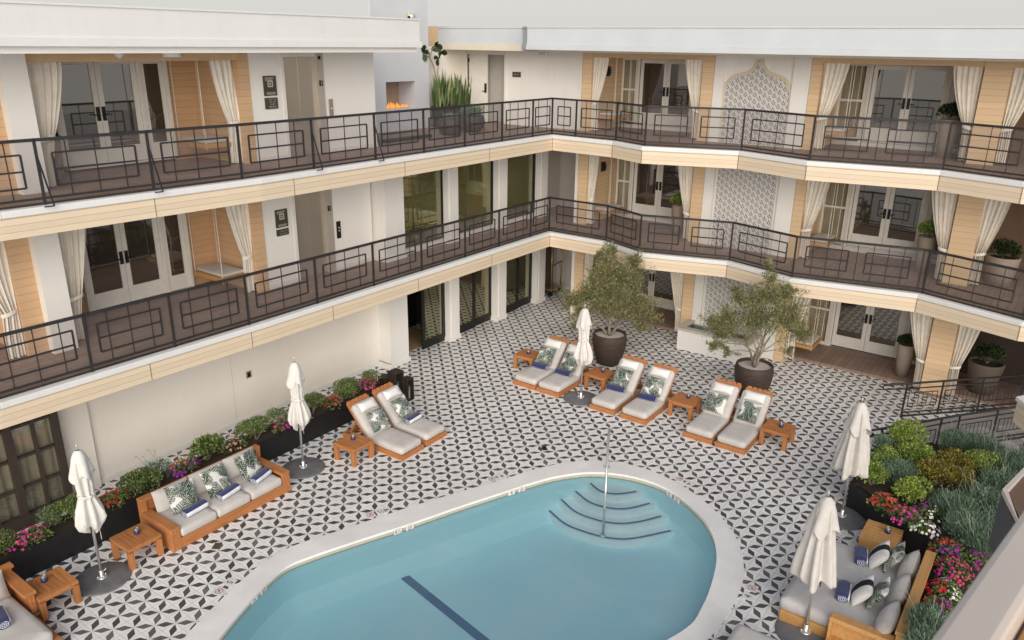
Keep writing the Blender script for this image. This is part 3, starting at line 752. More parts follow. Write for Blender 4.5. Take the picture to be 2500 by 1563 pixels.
# ------------------------------------------------------------------ balcony railings
def railing(posts, z, label, top=.98, braces=(), dbl=()):
    c = posts[len(posts) // 2]
    t = thing('balcony_railing', label, 'railing', (c[0], c[1], z))
    off = (-c[0], -c[1], -z)
    pl = [Vector((p[0], p[1], 0)) for p in posts]
    for i, p in enumerate(pl):
        m = MB(); d = (pl[min(i + 1, len(pl) - 1)] - pl[max(i - 1, 0)]).normalized() * .018
        n = Vector((-d.y, d.x, 0)); h = (top - .02 + .03) / 2
        m.obox(p + Vector((0, 0, z - .03 + h)), d, n, (0, 0, h)); m.build('post', M['metal'], t, off=off)
    tr = MB()
    for a, b in zip(pl[:-1], pl[1:]):
        e = (b - a).normalized() * .012
        tr.bar(a - e + Vector((0, 0, z + top)), b + e + Vector((0, 0, z + top)), .05, .045)
    tr.build('top_rail', M['metal'], t, off=off)
    br = MB()
    for a, b in zip(pl[:-1], pl[1:]):
        for zz, s in ((.13, .032), (.055, .026)): br.bar(a + Vector((0, 0, z + zz)), b + Vector((0, 0, z + zz)), s, s)
    br.build('bottom_rail', M['metal'], t, off=off)
    for a, b in zip(pl[:-1], pl[1:]):
        ln = (b - a).length; m = MB(); u = (b - a) / ln
        if ln < .12: continue
        n = 2 if ln > 2.2 else 1
        segs = []
        if n == 1:
            e = .13 * ln if ln > .9 else .24 * ln
            segs = [(e, ln - e)]
        else: segs = [(.09 * ln, .43 * ln), (.57 * ln, .91 * ln)]
        def P(s, zz): return a + u * s + Vector((0, 0, z + zz))
        zt, zm, zb = top - .20, top - .44, top - .68
        vs = []
        for s0, s1 in segs:
            for zz in (zt, zm, zb): m.bar(P(s0, zz), P(s1, zz), .022, .026)
            for s in (s0, s1): m.bar(P(s, zt), P(s, zb), .022, .026)
            w = s1 - s0
            if w > .8: vs += [s0 + w * .16, s0 + w * .5, s0 + w * .84]
            elif w > .45: vs += [s0 + w * .2, s0 + w * .8]
            else: vs += [s0 + w * .5]
        if n == 2: vs += [ln * .5]
        for s in vs: m.bar(P(s, top - .02), P(s, .13), .013, .013)
        m.build('grille', M['metal'], t, off=off)
    sc = MB()
    for a, b in zip(pl[:-1], pl[1:]):
        q = Vector((0, 0, 1)).cross((b - a).normalized()) * .012
        sc.face([a + q + Vector((0, 0, z + .13)), b + q + Vector((0, 0, z + .13)), b + q + Vector((0, 0, z + top - .02)), a + q + Vector((0, 0, z + top - .02))])
    sc.build('mesh_screen', M['screen'], t, off=off)
    for i in braces:
        p = pl[i]; m = MB(); f = p + Vector((.03, -.21, z + .035))
        m.bar(p + Vector((0, -.02, z + top * .74)), f, .02, .018); m.bar(f, f + Vector((-.13, .02, 0)), .022, .016)
        m.build('brace', M['metal'], t, off=off)
    return t
def yl3(x): return (12.42 + (12.05 - 12.42) * (x - 4.69) / 4.17 if x < 8.86 else 12.05 - .07 * (x - 8.86) / 9.5) + .11
def yl2(x): return (12.3 + (12.13 - 12.3) * (x - 4.1) / 4.57 if x < 8.67 else 12.13 - .08 * (x - 8.67) / 9.85) + .11
r3 = offset(EL3 + ER3, -.11); r2 = offset(EL2 + ER2, -.11)
c3, c2 = r3[3], r2[3]
railing([(x, yl3(x)) for x in (2.0, 3.7, 5.33, 6.98, 8.58, 10.2, 11.85, 13.35, 14.78, 16.25, 17.6)] + [c3], Z3, 'dark metal balcony railing along the straight top floor on the left', braces=(2, 3, 5, 6))
railing([c3, (18.36 - .01 + .05, 11.25)] + r3[4:10] + [r3[10]], Z3, 'dark metal zigzag balcony railing on the top floor of the right wing')
railing([(x, yl2(x)) for x in (2.4, 4.0, 5.52, 6.95, 8.45, 10.1, 11.7, 13.25, 14.85, 16.25, 17.7)] + [c2], Z2, 'dark metal balcony railing along the straight middle floor on the left', top=1.0)
railing([c2] + r2[4:8] + [(r2[8][0], r2[8][1] + .06), (r2[8][0] - .01, r2[8][1] - .05)] + r2[9:11], Z2, 'dark metal zigzag balcony railing on the middle floor of the right wing', top=1.0)

# ------------------------------------------------------------------ curtains, swings
def curtain(ax, d, z1, z0, zt, top, tie, bot, label, seed, tied=True, group='cream curtains tied back in the balcony bays'):
    rnd = random.Random(seed); ph = rnd.random() * 6
    nr, nc = 30, 64; P = []
    npl = 5
    for r in range(nr + 1):
        t = r / nr; z = z1 + (z0 - z1) * t; tt = (z1 - zt) / (z1 - z0)
        if t < tt:
            q = (t / tt); q = q ** 1.5
            a0 = top[0] + (tie[0] - top[0]) * q; a1 = top[1] + (tie[1] - top[1]) * q
        else:
            q = (t - tt) / (1 - tt); q = 1 - (1 - q) ** 2
            a0 = tie[0] + (bot[0] - tie[0]) * q; a1 = tie[1] + (bot[1] - tie[1]) * q
        row = []
        amp = .035 + .02 * math.exp(-((t - tt) / .12) ** 2) * (1 if tied else 0)
        for c in range(nc + 1):
            u = c / nc
            f = u + .012 * math.sin(5 * t + 9 * u + ph)
            dd = d + amp * math.sin(2 * pi * npl * f + ph + .8 * math.sin(3 * t + ph)) * (1 if t > .04 else .6) + .012 * math.sin(17 * u + 4 * t + ph)
            a = a0 + (a1 - a0) * u + .006 * math.sin(2 * pi * npl * u + 1.3)
            row.append((a, dd, z + (.012 * math.sin(11 * u + ph) if r == nr else 0)))
        P.append(row)
    am = (bot[0] + bot[1]) / 2
    base = (am, d, z0) if ax == 'L' else (d, am, z0)
    m = MB()
    m.grid([[((a - am, dd - d, z - z0) if ax == 'L' else (dd - d, a - am, z - z0)) for a, dd, z in row] for row in P])
    root = thing('curtain', label, 'curtain', base, group=None)
    m.build('cloth', M['curtain'], root, smooth=True)
    if tied:
        b = MB(); w = abs(tie[1] - tie[0]) / 2 + .015; ac = (tie[0] + tie[1]) / 2 - am; sl = .02 * (1 if tie[0] < tie[1] else -1)
        prof = []
        n = 20; vs = []
        for (rr_, zz) in ((1.0, -.035), (1.08, 0), (1.0, .035)):
            row = []
            for q in range(n):
                an = 2 * pi * q / n; aa = ac + w * rr_ * math.cos(an); dd = .075 * rr_ * math.sin(an); zc = zt - z0 + zz + sl * math.cos(an) * 1.5
                row.append((aa, dd, zc) if ax == 'L' else (dd, aa, zc))
            vs.append(row)
        b.grid(vs, closed=True); b.build('tieback', M['curtain'], root, smooth=True)
    rd = MB()
    a0, a1 = min(top) - top_off(top) - am, max(top) - am
    rd.tube([(a0, 0, z1 - z0 + .02), (a1, 0, z1 - z0 + .02)] if ax == 'L' else [(0, a0, z1 - z0 + .02), (0, a1, z1 - z0 + .02)], .012, 6)
    rd.build('curtain_rod', M['bronze'], root)
    return root
def top_off(t): return .02
for lv, nm in ((2, 'top floor'), (1, 'middle floor')):
    z0, z1 = FLZ[lv] + .03, CE[lv] - .05
    if lv == 2: z1 = 7.64
    zt = z0 + .78
    curtain('L', 13.98, z1, z0, zt, (6.02, 6.62), (6.03, 6.30), (6.02, 6.2) if lv == 2 else (6.0, 6.22), f'cream curtain just right of the white pillar, {nm}, left wing', 3 + lv)
    curtain('L', 14.0, z1, z0, zt, (9.36, 9.98), (9.68, 9.9), (9.64, 9.92), f'cream curtain drawn aside beside the hanging seat, {nm}, left wing', 13 + lv)
    curtain('L', 13.98, z1, z0, zt, (4.55, 5.22), (4.98, 5.2), (4.94, 5.2), f'cream curtain at the far left edge of the {nm}, left wing', 23 + lv)
for lv, nm in ((2, 'top floor'), (1, 'middle floor'), (0, 'ground floor')):
    z0, z1 = FLZ[lv] + .04, CE[lv] - .1
    if lv == 0: z0 = .11
    if lv == 2: z1 = 7.62
    zt = z0 + .72; d = 20.2
    curtain('R', d, z1, z0, zt, (11.84, 11.36 if lv == 2 else 11.5), (11.83, 11.66), (11.84, 11.62), f'leftmost cream curtain of the right wing by the corner, {nm}', 33 + lv)
    curtain('R', d, z1, z0, zt, (8.55, 9.08), (8.57, 8.76), (8.56, 8.73), f'cream curtain left of the diamond tile panel, {nm}, right wing', 43 + lv)
    curtain('R', d, z1, z0, zt, (5.53, 4.95), (5.52, 5.3), (5.51, 5.27), f'cream curtain right of the diamond tile panel, {nm}, right wing', 53 + lv)
    curtain('R', d, z1, z0, zt, (2.2, 2.78), (2.2, 2.39), (2.2, 2.36), f'cream curtain left of the wide tan pier, {nm}, right wing', 63 + lv)
    curtain('R', d, z1, z0, zt, (1.66, 1.12), (1.65, 1.45), (1.64, 1.44), f'cream curtain right of the wide tan pier, {nm}, right wing', 73 + lv)

def swing(x0, x1, y0, y1, z, zc, label):
    cx, cy = (x0 + x1) / 2, (y0 + y1) / 2; hx, hy = (x1 - x0) / 2, (y1 - y0) / 2
    t = thing('hanging_seat', label, 'swing seat', (cx, cy, z))
    m = MB(); m.box(-hx, -hy, -.09, hx, hy, 0); m.build('seat_board', M['oak'], t, bevel=.008)
    m = MB(); m.box(-hx + .05, -hy + .05, .002, hx - .05, hy - .05, .07); m.build('cushion', M['cushion'], t, bevel=.025, seg=3, smooth=True)
    for sx in (-1, 1):
        for sy in (-1, 1):
            m = MB(); x, y = sx * (hx - .03), sy * (hy - .03)
            m.tube([(x, y, -.12), (x, y, .4), (x, y, zc - z)], .009, 6); m.build('rope', M['rope'], t)
swing(9.1, 9.72, 13.98, 14.95, Z3 + .45, CE[2], 'hanging seat with pale cushion on the top floor at left')
swing(9.1, 9.74, 13.95, 14.98, Z2 + .47, CE[1], 'wood edged hanging seat with white cushion on the middle floor at left')
for lv, nm in ((2, 'top'), (1, 'middle'), (0, 'ground')):
    z = FLZ[lv] + (.5 if lv == 0 else .45)
    if lv > 0: swing(20.3, 21.25, 11.14, 11.72, z, CE[lv], f'hanging seat in the bay next to the corner, {nm} floor, right wing')
    swing(20.32, 21.25, 4.87, 5.42, z, CE[lv], f'hanging seat in the bay right of the tile panel, {nm} floor')

# ------------------------------------------------------------------ signs and fittings
def text_mb(s, size, name='t'):
    cu = bpy.data.curves.new(name, 'FONT'); cu.body = s; cu.size = size; cu.align_x = 'CENTER'; cu.align_y = 'CENTER'; cu.resolution_u = 2
    o = bpy.data.objects.new(name, cu); COL.objects.link(o)
    dg = bpy.context.evaluated_depsgraph_get(); me = bpy.data.meshes.new_from_object(o.evaluated_get(dg))
    vs = [tuple(v.co) for v in me.vertices]; fs = [tuple(p.vertices) for p in me.polygons]
    bpy.data.objects.remove(o); bpy.data.curves.remove(cu); bpy.data.meshes.remove(me)
    return vs, fs
def put_text(mb, s, size, c, u, v, mi=0):
    vs, fs = text_mb(s, size); c, u, v = Vector(c), Vector(u), Vector(v)
    mb.idx([c + u * x + v * y for x, y, z in vs], fs, mi)
XU, YU, ZU = (1, 0, 0), (0, -1, 0), (0, 0, 1)
def plate(name, label, cat, x0, x1, z0, z1, y=13.845, mat='sign', group=None):
    t = thing(name, label, cat, ((x0 + x1) / 2, y, z0), group=group)
    m = MB(); w = (x1 - x0) / 2; m.box(-w, -.018, 0, w, 0.008, z1 - z0); m.build('plate', M[mat], t)
    return t, w, z1 - z0
for z, lv, rows in ((Z3, 'top', ['< 301 - 311', '312 - 341', 'GUEST', 'TERRACE >']), (Z2, 'middle', ['< 201 - 211', '212 - 241 >'])):
    zo = z - Z3
    t, w, h = plate('evacuation_sign', f'dark evacuation map sign left of the {lv} floor lift', 'sign', 10.47, 10.78, 6.90 + zo, 7.29 + zo)
    m = MB(); yy = -.0195
    for i in range(3): m.box(-w + .03, yy, h - .045 - i * .022, w - .06 - .02 * i, yy + .001, h - .035 - i * .022)
    for i in range(3): m.box(-w + .05, yy, .06 - i * .018, w - .04, yy + .001, .068 - i * .018)
    for (a, b, c, d) in ((-.065, .17, .065, .195), (-.065, .27, .065, .295), (-.065, .195, -.04, .27), (.04, .195, .065, .27), (-.02, .215, .02, .25)): m.box(a, yy, b, c, yy + .001, d)
    m.build('map_lettering', M['signtxt'], t)
    zt = 6.86 + zo; zb = (6.64 if lv == 'top' else 6.72) + zo
    t, w, h = plate('direction_sign', f'small dark room direction sign below the evacuation map on the {lv} floor', 'sign', 10.47, 10.78, zb, zt)
    m = MB(); step = h / (len(rows) + .6)
    for i, s in enumerate(rows): put_text(m, s, .042, (.02, -.0195, h - step * (i + .8)), XU, ZU)
    m.build('lettering', M['signtxt'], t)
    t, w, h = plate('floor_number_plate', f'small black plate reading {"3" if lv == "top" else "2"} on the lift jamb of the {lv} floor', 'sign', 11.925, 12.005, 7.05 + zo, 7.16 + zo, 13.835, 'numk')
    m = MB(); put_text(m, '3' if lv == 'top' else '2', .085, (0, -.0195, h / 2), XU, ZU); m.build('number', M['tile_w'], t)
    t, w, h = plate('lift_call_panel', f'narrow steel lift call panel on the {lv} floor', 'call panel', 12.16, 12.27, 6.36 + zo, 6.76 + zo, 13.845, 'bronze' if lv == 'middle' else 'elev')
    m = MB()
    for q in ((.2,) if lv == 'top' else (.18, .25)): m.tube([(0, -.019, q), (0, -.028, q)], .017, 10)
    m.build('button', M['tile_w'], t)
star = MB()
for q in range(3):
    a = q * pi / 3; star.obox((0, 0, 0), (.045 * math.cos(a), 0, .045 * math.sin(a)), (0, .002, 0), (-.012 * math.sin(a), 0, .012 * math.cos(a)))
o = star.build('medical_star_mark', M['bronze'], loc=(11.965, 13.836, 7.63)); tag(o, 'small six pointed star mark at the top of the lift jamb', 'emblem')
t = thing('exit_sign', 'white exit sign with green letters under the roof edge', 'sign', (20.08, 13.5, 7.625))
m = MB(); m.box(-.02, -.16, 0, .02, .16, .13); m.build('plate', M['doorw'], t)
m = MB(); put_text(m, 'EXIT', .115, (-.0215, 0, .06), YU, ZU); m.build('lettering', M['green'], t)
t = thing('room_sign', 'small dark room sign on the white wall right of the ajar door', 'sign', (20.14, 14.47, 7.0))
m = MB(); m.box(-.012, -.15, 0, .008, .15, .15); m.build('plate', M['sign'], t)
m = MB(); put_text(m, '309 - 311', .05, (-.0135, 0, .075), YU, ZU); m.build('lettering', M['signtxt'], t)
t = thing('wall_keypad', 'small beige keypad on the long cream wall behind the parasol', 'keypad', (9.4, 13.855, 1.02))
m = MB(); m.box(-.055, -.03, 0, .055, 0, .15); m.build('housing', M['brass'], t, bevel=.006)
m = MB(); m.box(-.035, -.033, .03, .035, -.03, .12); m.build('screen', M['numk'], t)
# wall lamps in the bays
def lamp(x, y, z, ax, label):
    t = thing('wall_lamp', label, 'lamp', (x, y, z))
    m = MB()
    if ax == 'L': m.box(-.06, -.13, 0, 0.0, .13, .28)
    else: m.box(-.10, -.06, 0, .10, 0.0, .28)
    m.build('lamp_body', M['black'], t, bevel=.01)
    m = MB()
    if ax == 'L': m.box(-.11, -.05, .05, -.06, .05, .22)
    else: m.box(-.05, -.11, .05, .05, -.06, .22)
    m.build('lamp_shade', M['bronze'], t, bevel=.01)
lamp(9.9, 14.3, Z3 + 1.55, 'L', 'black wall lamp behind the top floor curtain at left')
lamp(9.9, 14.3, Z2 + 1.62, 'L', 'black wall lamp behind the middle floor curtain at left')
lamp(21.0, 11.84, Z3 + 1.5, 'R', 'black wall lamp in the top floor corner bay of the right wing')
lamp(21.0, 11.84, Z2 + 1.5, 'R', 'black wall lamp in the middle floor corner bay of the right wing')
for x, nm, kd in ((7.2, 'white dome security camera under the left roof edge', 0), (8.13, 'white drum ceiling light under the left roof edge', 1)):
    if kd == 0:
        t = thing('dome_camera', nm, 'camera', (x, 13.2, 7.66))
        m = MB(); m.lathe([(.001, .02), (.04, .025), (.07, .05), (.085, .1), (.085, .1)], 18); m.lathe([(.001, 0), (.02, .004), (.025, .025)], 12); m.build('dome', M['whitew'], t, smooth=True)
        m = MB(); m.lathe([(.001, .1), (.1, .1), (.1, .098 + .0), (.1, .1)], 18); m.build('mount', M['doorw'], t)
    else:
        t = thing('ceiling_light', nm, 'light', (x, 13.2, 7.68))
        m = MB(); m.lathe([(.001, 0), (.15, 0), (.15, .08), (.001, .08)], 24); m.build('shade', M['whitew'], t, bevel=.008)
t = thing('bullet_camera', 'white bullet security camera on the left roof in front of the tower', 'camera', (17.1, 15.93, 8.62))
m = MB(); m.box(-.1, -.06, -.09, .12, 0.0, .12); m.build('junction_box', plain('cream_box', rgb(.62, .6, .45), .5), t, bevel=.01)
m = MB(); m.bar((0, -.06, 0), (-.08, -.2, -.02), .03); m.build('arm', M['doorw'], t)
m = MB(); m.tube([(-.08, -.2, .02), (-.36, -.3, -.03)], .055, 12); m.build('body', M['doorw'], t, smooth=True)
m = MB(); m.tube([(-.36, -.3, -.03), (-.372, -.304, -.032)], .046, 12); m.build('lens', M['numk'], t)

t = thing('round_artwork', 'rainbow coloured half round artwork behind the first tinted middle floor window', 'artwork', (14.8, 13.83, Z2 + .16))
rc = [(.42, .34, rgb(.20, .26, .12)), (.34, .25, rgb(.50, .22, .07)), (.25, .18, rgb(.30, .13, .10)), (.18, .001, rgb(.02, .02, .02))]
for i, (r0, r1, c_) in enumerate(rc):
    m = MB()
    for q_ in range(24):
        a_, b_ = pi * q_ / 24, pi * (q_ + 1) / 24
        m.face([(r0 * math.cos(a_), i * .002, r0 * math.sin(a_)), (r1 * math.cos(a_), i * .002, r1 * math.sin(a_)), (r1 * math.cos(b_), i * .002, r1 * math.sin(b_)), (r0 * math.cos(b_), i * .002, r0 * math.sin(b_))])
    m.build('colour_band', plain('artwork_band', c_, .7), t)
t = thing('glass_vase', 'small grey vase standing before the rainbow artwork', 'vase', (14.78, 13.78, Z2 + .14)); m = MB(); m.lathe([(.001, 0), (.04, 0), (.06, .06), (.03, .12), (.07, .2), (.001, .26)], 14); m.build('vase', M['steel'], t, smooth=True)
from mathutils.geometry import tessellate_polygon
# ------------------------------------------------------------------ ground and pool
def smooth_loop(pts, n=6):
    out = []; L_ = len(pts)
    for i in range(L_):
        p0, p1, p2, p3 = (Vector(pts[(i + q) % L_]) for q in (-1, 0, 1, 2))
        for k in range(n):
            t = k / n
            out.append(tuple(.5 * ((2 * p1) + (p2 - p0) * t + (2 * p0 - 5 * p1 + 4 * p2 - p3) * t * t + (3 * p1 - p0 - 3 * p2 + p3) * t ** 3)))
    return out
OUT = [(3.9, 8.5), (4.54, 8.92), (5.18, 9.16), (5.78, 9.34), (6.35, 9.46), (6.9, 9.42), (7.72, 9.12), (8.95, 8.66), (9.95, 8.24), (10.75, 7.88), (11.4, 7.62), (12.1, 7.19), (12.58, 6.58), (12.76, 5.82), (12.6, 5.0), (12.26, 4.3), (11.88, 3.82), (11.45, 3.45), (10.9, 3.16), (10.26, 2.99), (9.3, 2.95), (8.3, 3.15), (6.6, 3.9), (5.0, 4.7), (3.6, 5.5), (3.1, 6.6), (3.3, 7.7)]
INN = [(4.3, 8.2), (4.9, 8.55), (5.48, 8.8), (6.06, 9.0), (6.5, 9.07), (6.97, 8.94), (7.62, 8.69), (8.55, 8.31), (9.5, 7.96), (10.4, 7.6), (10.85, 7.42), (11.44, 7.13), (11.98, 6.68), (12.29, 6.11), (12.38, 5.5), (12.26, 4.97), (12.01, 4.51), (11.68, 4.12), (11.22, 3.78), (10.6, 3.52), (9.6, 3.32), (8.81, 3.38), (7.0, 4.15), (5.3, 5.0), (4.1, 5.75), (3.6, 6.6), (3.75, 7.5)]
OUTs, INNs = smooth_loop(OUT), smooth_loop(INN)
def holed(mb, outer, inner, z, mi=0):
    V3 = lambda l: [Vector((x, y, 0)) for x, y in l]
    tris = tessellate_polygon([V3(outer), V3(inner)]); allv = list(outer) + list(inner)
    for t in tris:
        a, b, c = (Vector(allv[i]) for i in t)
        cr = (b - a).cross(c - a) if False else (b.x - a.x) * (c.y - a.y) - (b.y - a.y) * (c.x - a.x)
        tt = t if cr > 0 else t[::-1]
        mb.face([(allv[i][0], allv[i][1], z) for i in tt], mi)
g = MB(); holed(g, [(-60, -60), (80, -60), (80, 60), (-60, 60)], OUTs, 0.0)
tag(g.build('courtyard_floor', M['floor']), kind='structure')
PO = thing('swimming_pool', 'kidney shaped blue swimming pool with a wide white edge', 'pool', (8.5, 6.3, 0)); po = (-8.5, -6.3, 0)
c = MB(); holed(c, OUTs, INNs, .012)
n = len(INNs)
for i in range(n):
    j = (i + 1) % n
    a, b = INNs[i], INNs[j]; c.face([(a[0], a[1], .012), (b[0], b[1], .012), (b[0], b[1], -.035), (a[0], a[1], -.035)])
n2 = len(OUTs)
for i in range(n2):
    j = (i + 1) % n2
    a, b = OUTs[i], OUTs[j]; c.face([(b[0], b[1], .012), (a[0], a[1], .012), (a[0], a[1], -.02), (b[0], b[1], -.02)])
c.build('coping', M['coping'], PO, off=po)
def shrink(loop, d):
    pts = [Vector(p) for p in loop]; out = []; L_ = len(pts)
    area = sum(pts[i].x * pts[(i + 1) % L_].y - pts[(i + 1) % L_].x * pts[i].y for i in range(L_))
    sg = 1 if area > 0 else -1
    for i in range(L_):
        t = (pts[(i + 1) % L_] - pts[i - 1]).normalized(); nn = Vector((-t.y, t.x)) * sg
        out.append(tuple(pts[i] + nn * d))
    return out
W1 = shrink(INNs, -.02)
bn = MB()
for i in range(n):
    j = (i + 1) % n
    a, b = W1[i], W1[j]; bn.face([(a[0], a[1], -.02), (b[0], b[1], -.02), (b[0], b[1], -.13), (a[0], a[1], -.13)])
bn.build('waterline_band', M['band'], PO, off=po)
bs = MB(); FZ = -.86
W2 = shrink(INNs, .25)
for i in range(n):
    j = (i + 1) % n
    a, b = W1[i], W1[j]; c2_, d2_ = W2[i], W2[j]
    bs.face([(a[0], a[1], -.125), (b[0], b[1], -.125), (b[0], b[1], FZ + .22), (a[0], a[1], FZ + .22)])
    bs.face([(a[0], a[1], FZ + .22), (b[0], b[1], FZ + .22), (d2_[0], d2_[1], FZ), (c2_[0], c2_[1], FZ)])
bs.face([(x, y, FZ) for x, y in W2])
bs.build('basin', M['basin'], PO, off=po, smooth=False)
m = MB(); d = Vector((-.62, -2.0, 0)).normalized()
p0, p1 = Vector((8.235, 8.215, FZ + .006)), Vector((7.60, 4.9, FZ + .006)); s_ = (p1 - p0).normalized(); s_ = Vector((-s_.y, s_.x, 0)) * .08
m.face([p0 - s_, p0 + s_, p1 + s_, p1 - s_]); m.build('lane_stripe', M['mosaic'], PO, off=po)
ARC = [([(11.985, 6.68), (11.86, 6.37), (11.95, 6.08), (12.27, 5.80)], -.25), ([(11.77, 6.89), (11.60, 6.46), (11.65, 6.06), (11.85, 5.76), (12.27, 5.5)], -.40),
       ([(11.55, 7.08), (11.35, 6.62), (11.36, 6.15), (11.5, 5.77), (11.8, 5.47), (12.22, 5.22)], -.55), ([(11.3, 7.23), (11.08, 6.68), (11.09, 6.18), (11.2, 5.75), (11.46, 5.40), (12.1, 4.95)], -.70)]
def crv(pts, n=8):
    out = []
    P = [Vector(pts[0]) * 2 - Vector(pts[1])] + [Vector(p) for p in pts] + [Vector(pts[-1]) * 2 - Vector(pts[-2])]
    for i in range(1, len(P) - 2):
        p0, p1, p2, p3 = P[i - 1:i + 3]
        for k in range(n):
            t = k / n; out.append(.5 * ((2 * p1) + (p2 - p0) * t + (2 * p0 - 5 * p1 + 4 * p2 - p3) * t * t + (3 * p1 - p0 - 3 * p2 + p3) * t ** 3))
    out.append(P[-2]); return out
for i, (a, z) in enumerate(ARC):
    cv = crv(a); e0 = cv[0] + (cv[0] - cv[1]).normalized() * .13; e1 = cv[-1] + (cv[-1] - cv[-2]).normalized() * .13
    full = [e0] + cv + [e1]
    pts = offset([tuple(p) for p in full], .055)
    back = [(12.75, pts[-1][1] + .12), (12.9, 6.2), (12.55, 7.0), (pts[0][0] + .18, pts[0][1] + .12)]
    m = MB(); m.prism(pts + back, FZ, z)
    st = m.build('pool_step', M['stepp'], PO, off=po)
    st_s = MB(); A, B = offset([tuple(p) for p in cv], -.03), offset([tuple(p) for p in cv], .02)
    for q in range(len(A) - 1): st_s.face([(A[q][0], A[q][1], z + .004), (B[q][0], B[q][1], z + .004), (B[q + 1][0], B[q + 1][1], z + .004), (A[q + 1][0], A[q + 1][1], z + .004)])
    st_s.build('step_edge_stripe', M['mosaic'], st)
w = MB(); w.face([(x, y, -.1) for x, y in (lambda l: l if sum(l[i][0] * l[(i + 1) % len(l)][1] - l[(i + 1) % len(l)][0] * l[i][1] for i in range(len(l))) > 0 else l[::-1])(shrink(INNs, -.015))])
tag(w.build('pool_water', M['water']), kind='structure')
# depth markers
def marker(x, y, z, ux, uy, txt, flat, label):
    u = Vector((ux, uy, 0)).normalized(); v = Vector((0, 0, 1)) if not flat else Vector((-u.y, u.x, 0))
    t = thing('depth_marker', label, 'depth marker', (x, y, z)); nn = u.cross(v)
    for k_, o_ in ((0, -.115), (1, .115)):
        m = MB(); hw = .085 if flat else .075
        hh = hw if flat else .05
        m.obox(u * o_, u * hw, v * hh, nn * .003); m.build('tile', M['tile_w'], t)
        e = nn * .0045 + u * o_
        if k_ == 0:
            m = MB(); put_text(m, txt, .15 if flat else .10, e, u, v); m.build('number', M['numk'], t)
        else:
            m = MB(); n_ = 20
            rs = .062 if flat else .044
            for q in range(n_):
                a, b = 2 * pi * q / n_, 2 * pi * (q + 1) / n_
                f = lambda r, an: e + u * (r * math.cos(an)) + v * (r * math.sin(an))
                m.face([f(rs, a), f(rs, b), f(rs * .84, b), f(rs * .84, a)])
            m.obox(e, (u * .7 + v * .7) * rs * .9, (u * .7 - v * .7) * .004, nn * .0004)
            ic = m.build('no_diving_ring', M['numr'], t)
            m = MB(); m.obox(e + nn * .0006, (u * .5 - v * .2) * rs, (u * .2 + v * .5) * rs * .12, nn * .0003); m.obox(e + nn * .0006 + (u * -.2 - v * .3) * rs, v * rs * .28, u * rs * .09, nn * .0003); m.build('diver_figure', M['numk'], t)
marker(8.42, 9.02, .008, -.93, .36, '4½', True, 'deck depth marker reading 4½ feet with no diving symbol at the left pool edge')
marker(5.58, 9.44, .008, -.97, -.24, '5', True, 'deck depth marker reading 5 feet with no diving symbol')
marker(10.70, 8.03, .008, -.93, .37, '4', True, 'deck depth marker reading 4 feet on the tiles above the left pool edge')
marker(12.78, 5.05, .008, .25, .97, '4', True, 'deck depth marker reading 4 feet behind the pool steps')
marker(10.36, 2.86, .008, .97, .1, '4', True, 'deck depth marker reading 4 feet beside the daybed')
marker(8.42, 8.345, -.06, .935, -.355, '4½', False, 'waterline depth marker reading 4½ under the left pool edge')
marker(5.83, 8.93, -.06, .96, .28, '5', False, 'waterline depth marker reading 5 under the lower left pool edge')
marker(10.62, 7.50, -.06, .92, -.38, '4', False, 'waterline depth marker reading 4 feet left of the pool steps')
marker(12.235, 5.03, -.06, -.45, -.89, '4', False, 'waterline depth marker reading 4 feet right of the pool steps')
t = thing('pool_handrail', 'polished steel handrail standing in the pool steps', 'handrail', (11.18, 5.9, -.7))
m = MB(); m.tube([(0, 0, 0), (0, 0, .85), (.03, .015, 1.05), (.55, .30, 1.62), (.95, .50, 1.66), (1.10, .585, 1.60), (1.15, .61, 1.4), (1.15, .61, .85)], .022, 12)
m.build('rail', M['steel'], t, smooth=True)
for (x, y, z) in ((0, 0, 0.0), (1.15, .61, .712)):
    m = MB(); m.lathe([(.06, z), (.06, z + .02), (.03, z + .035), (.024, z + .04)], 16, x, y); m.build('base_collar', M['steel'], t, smooth=True)

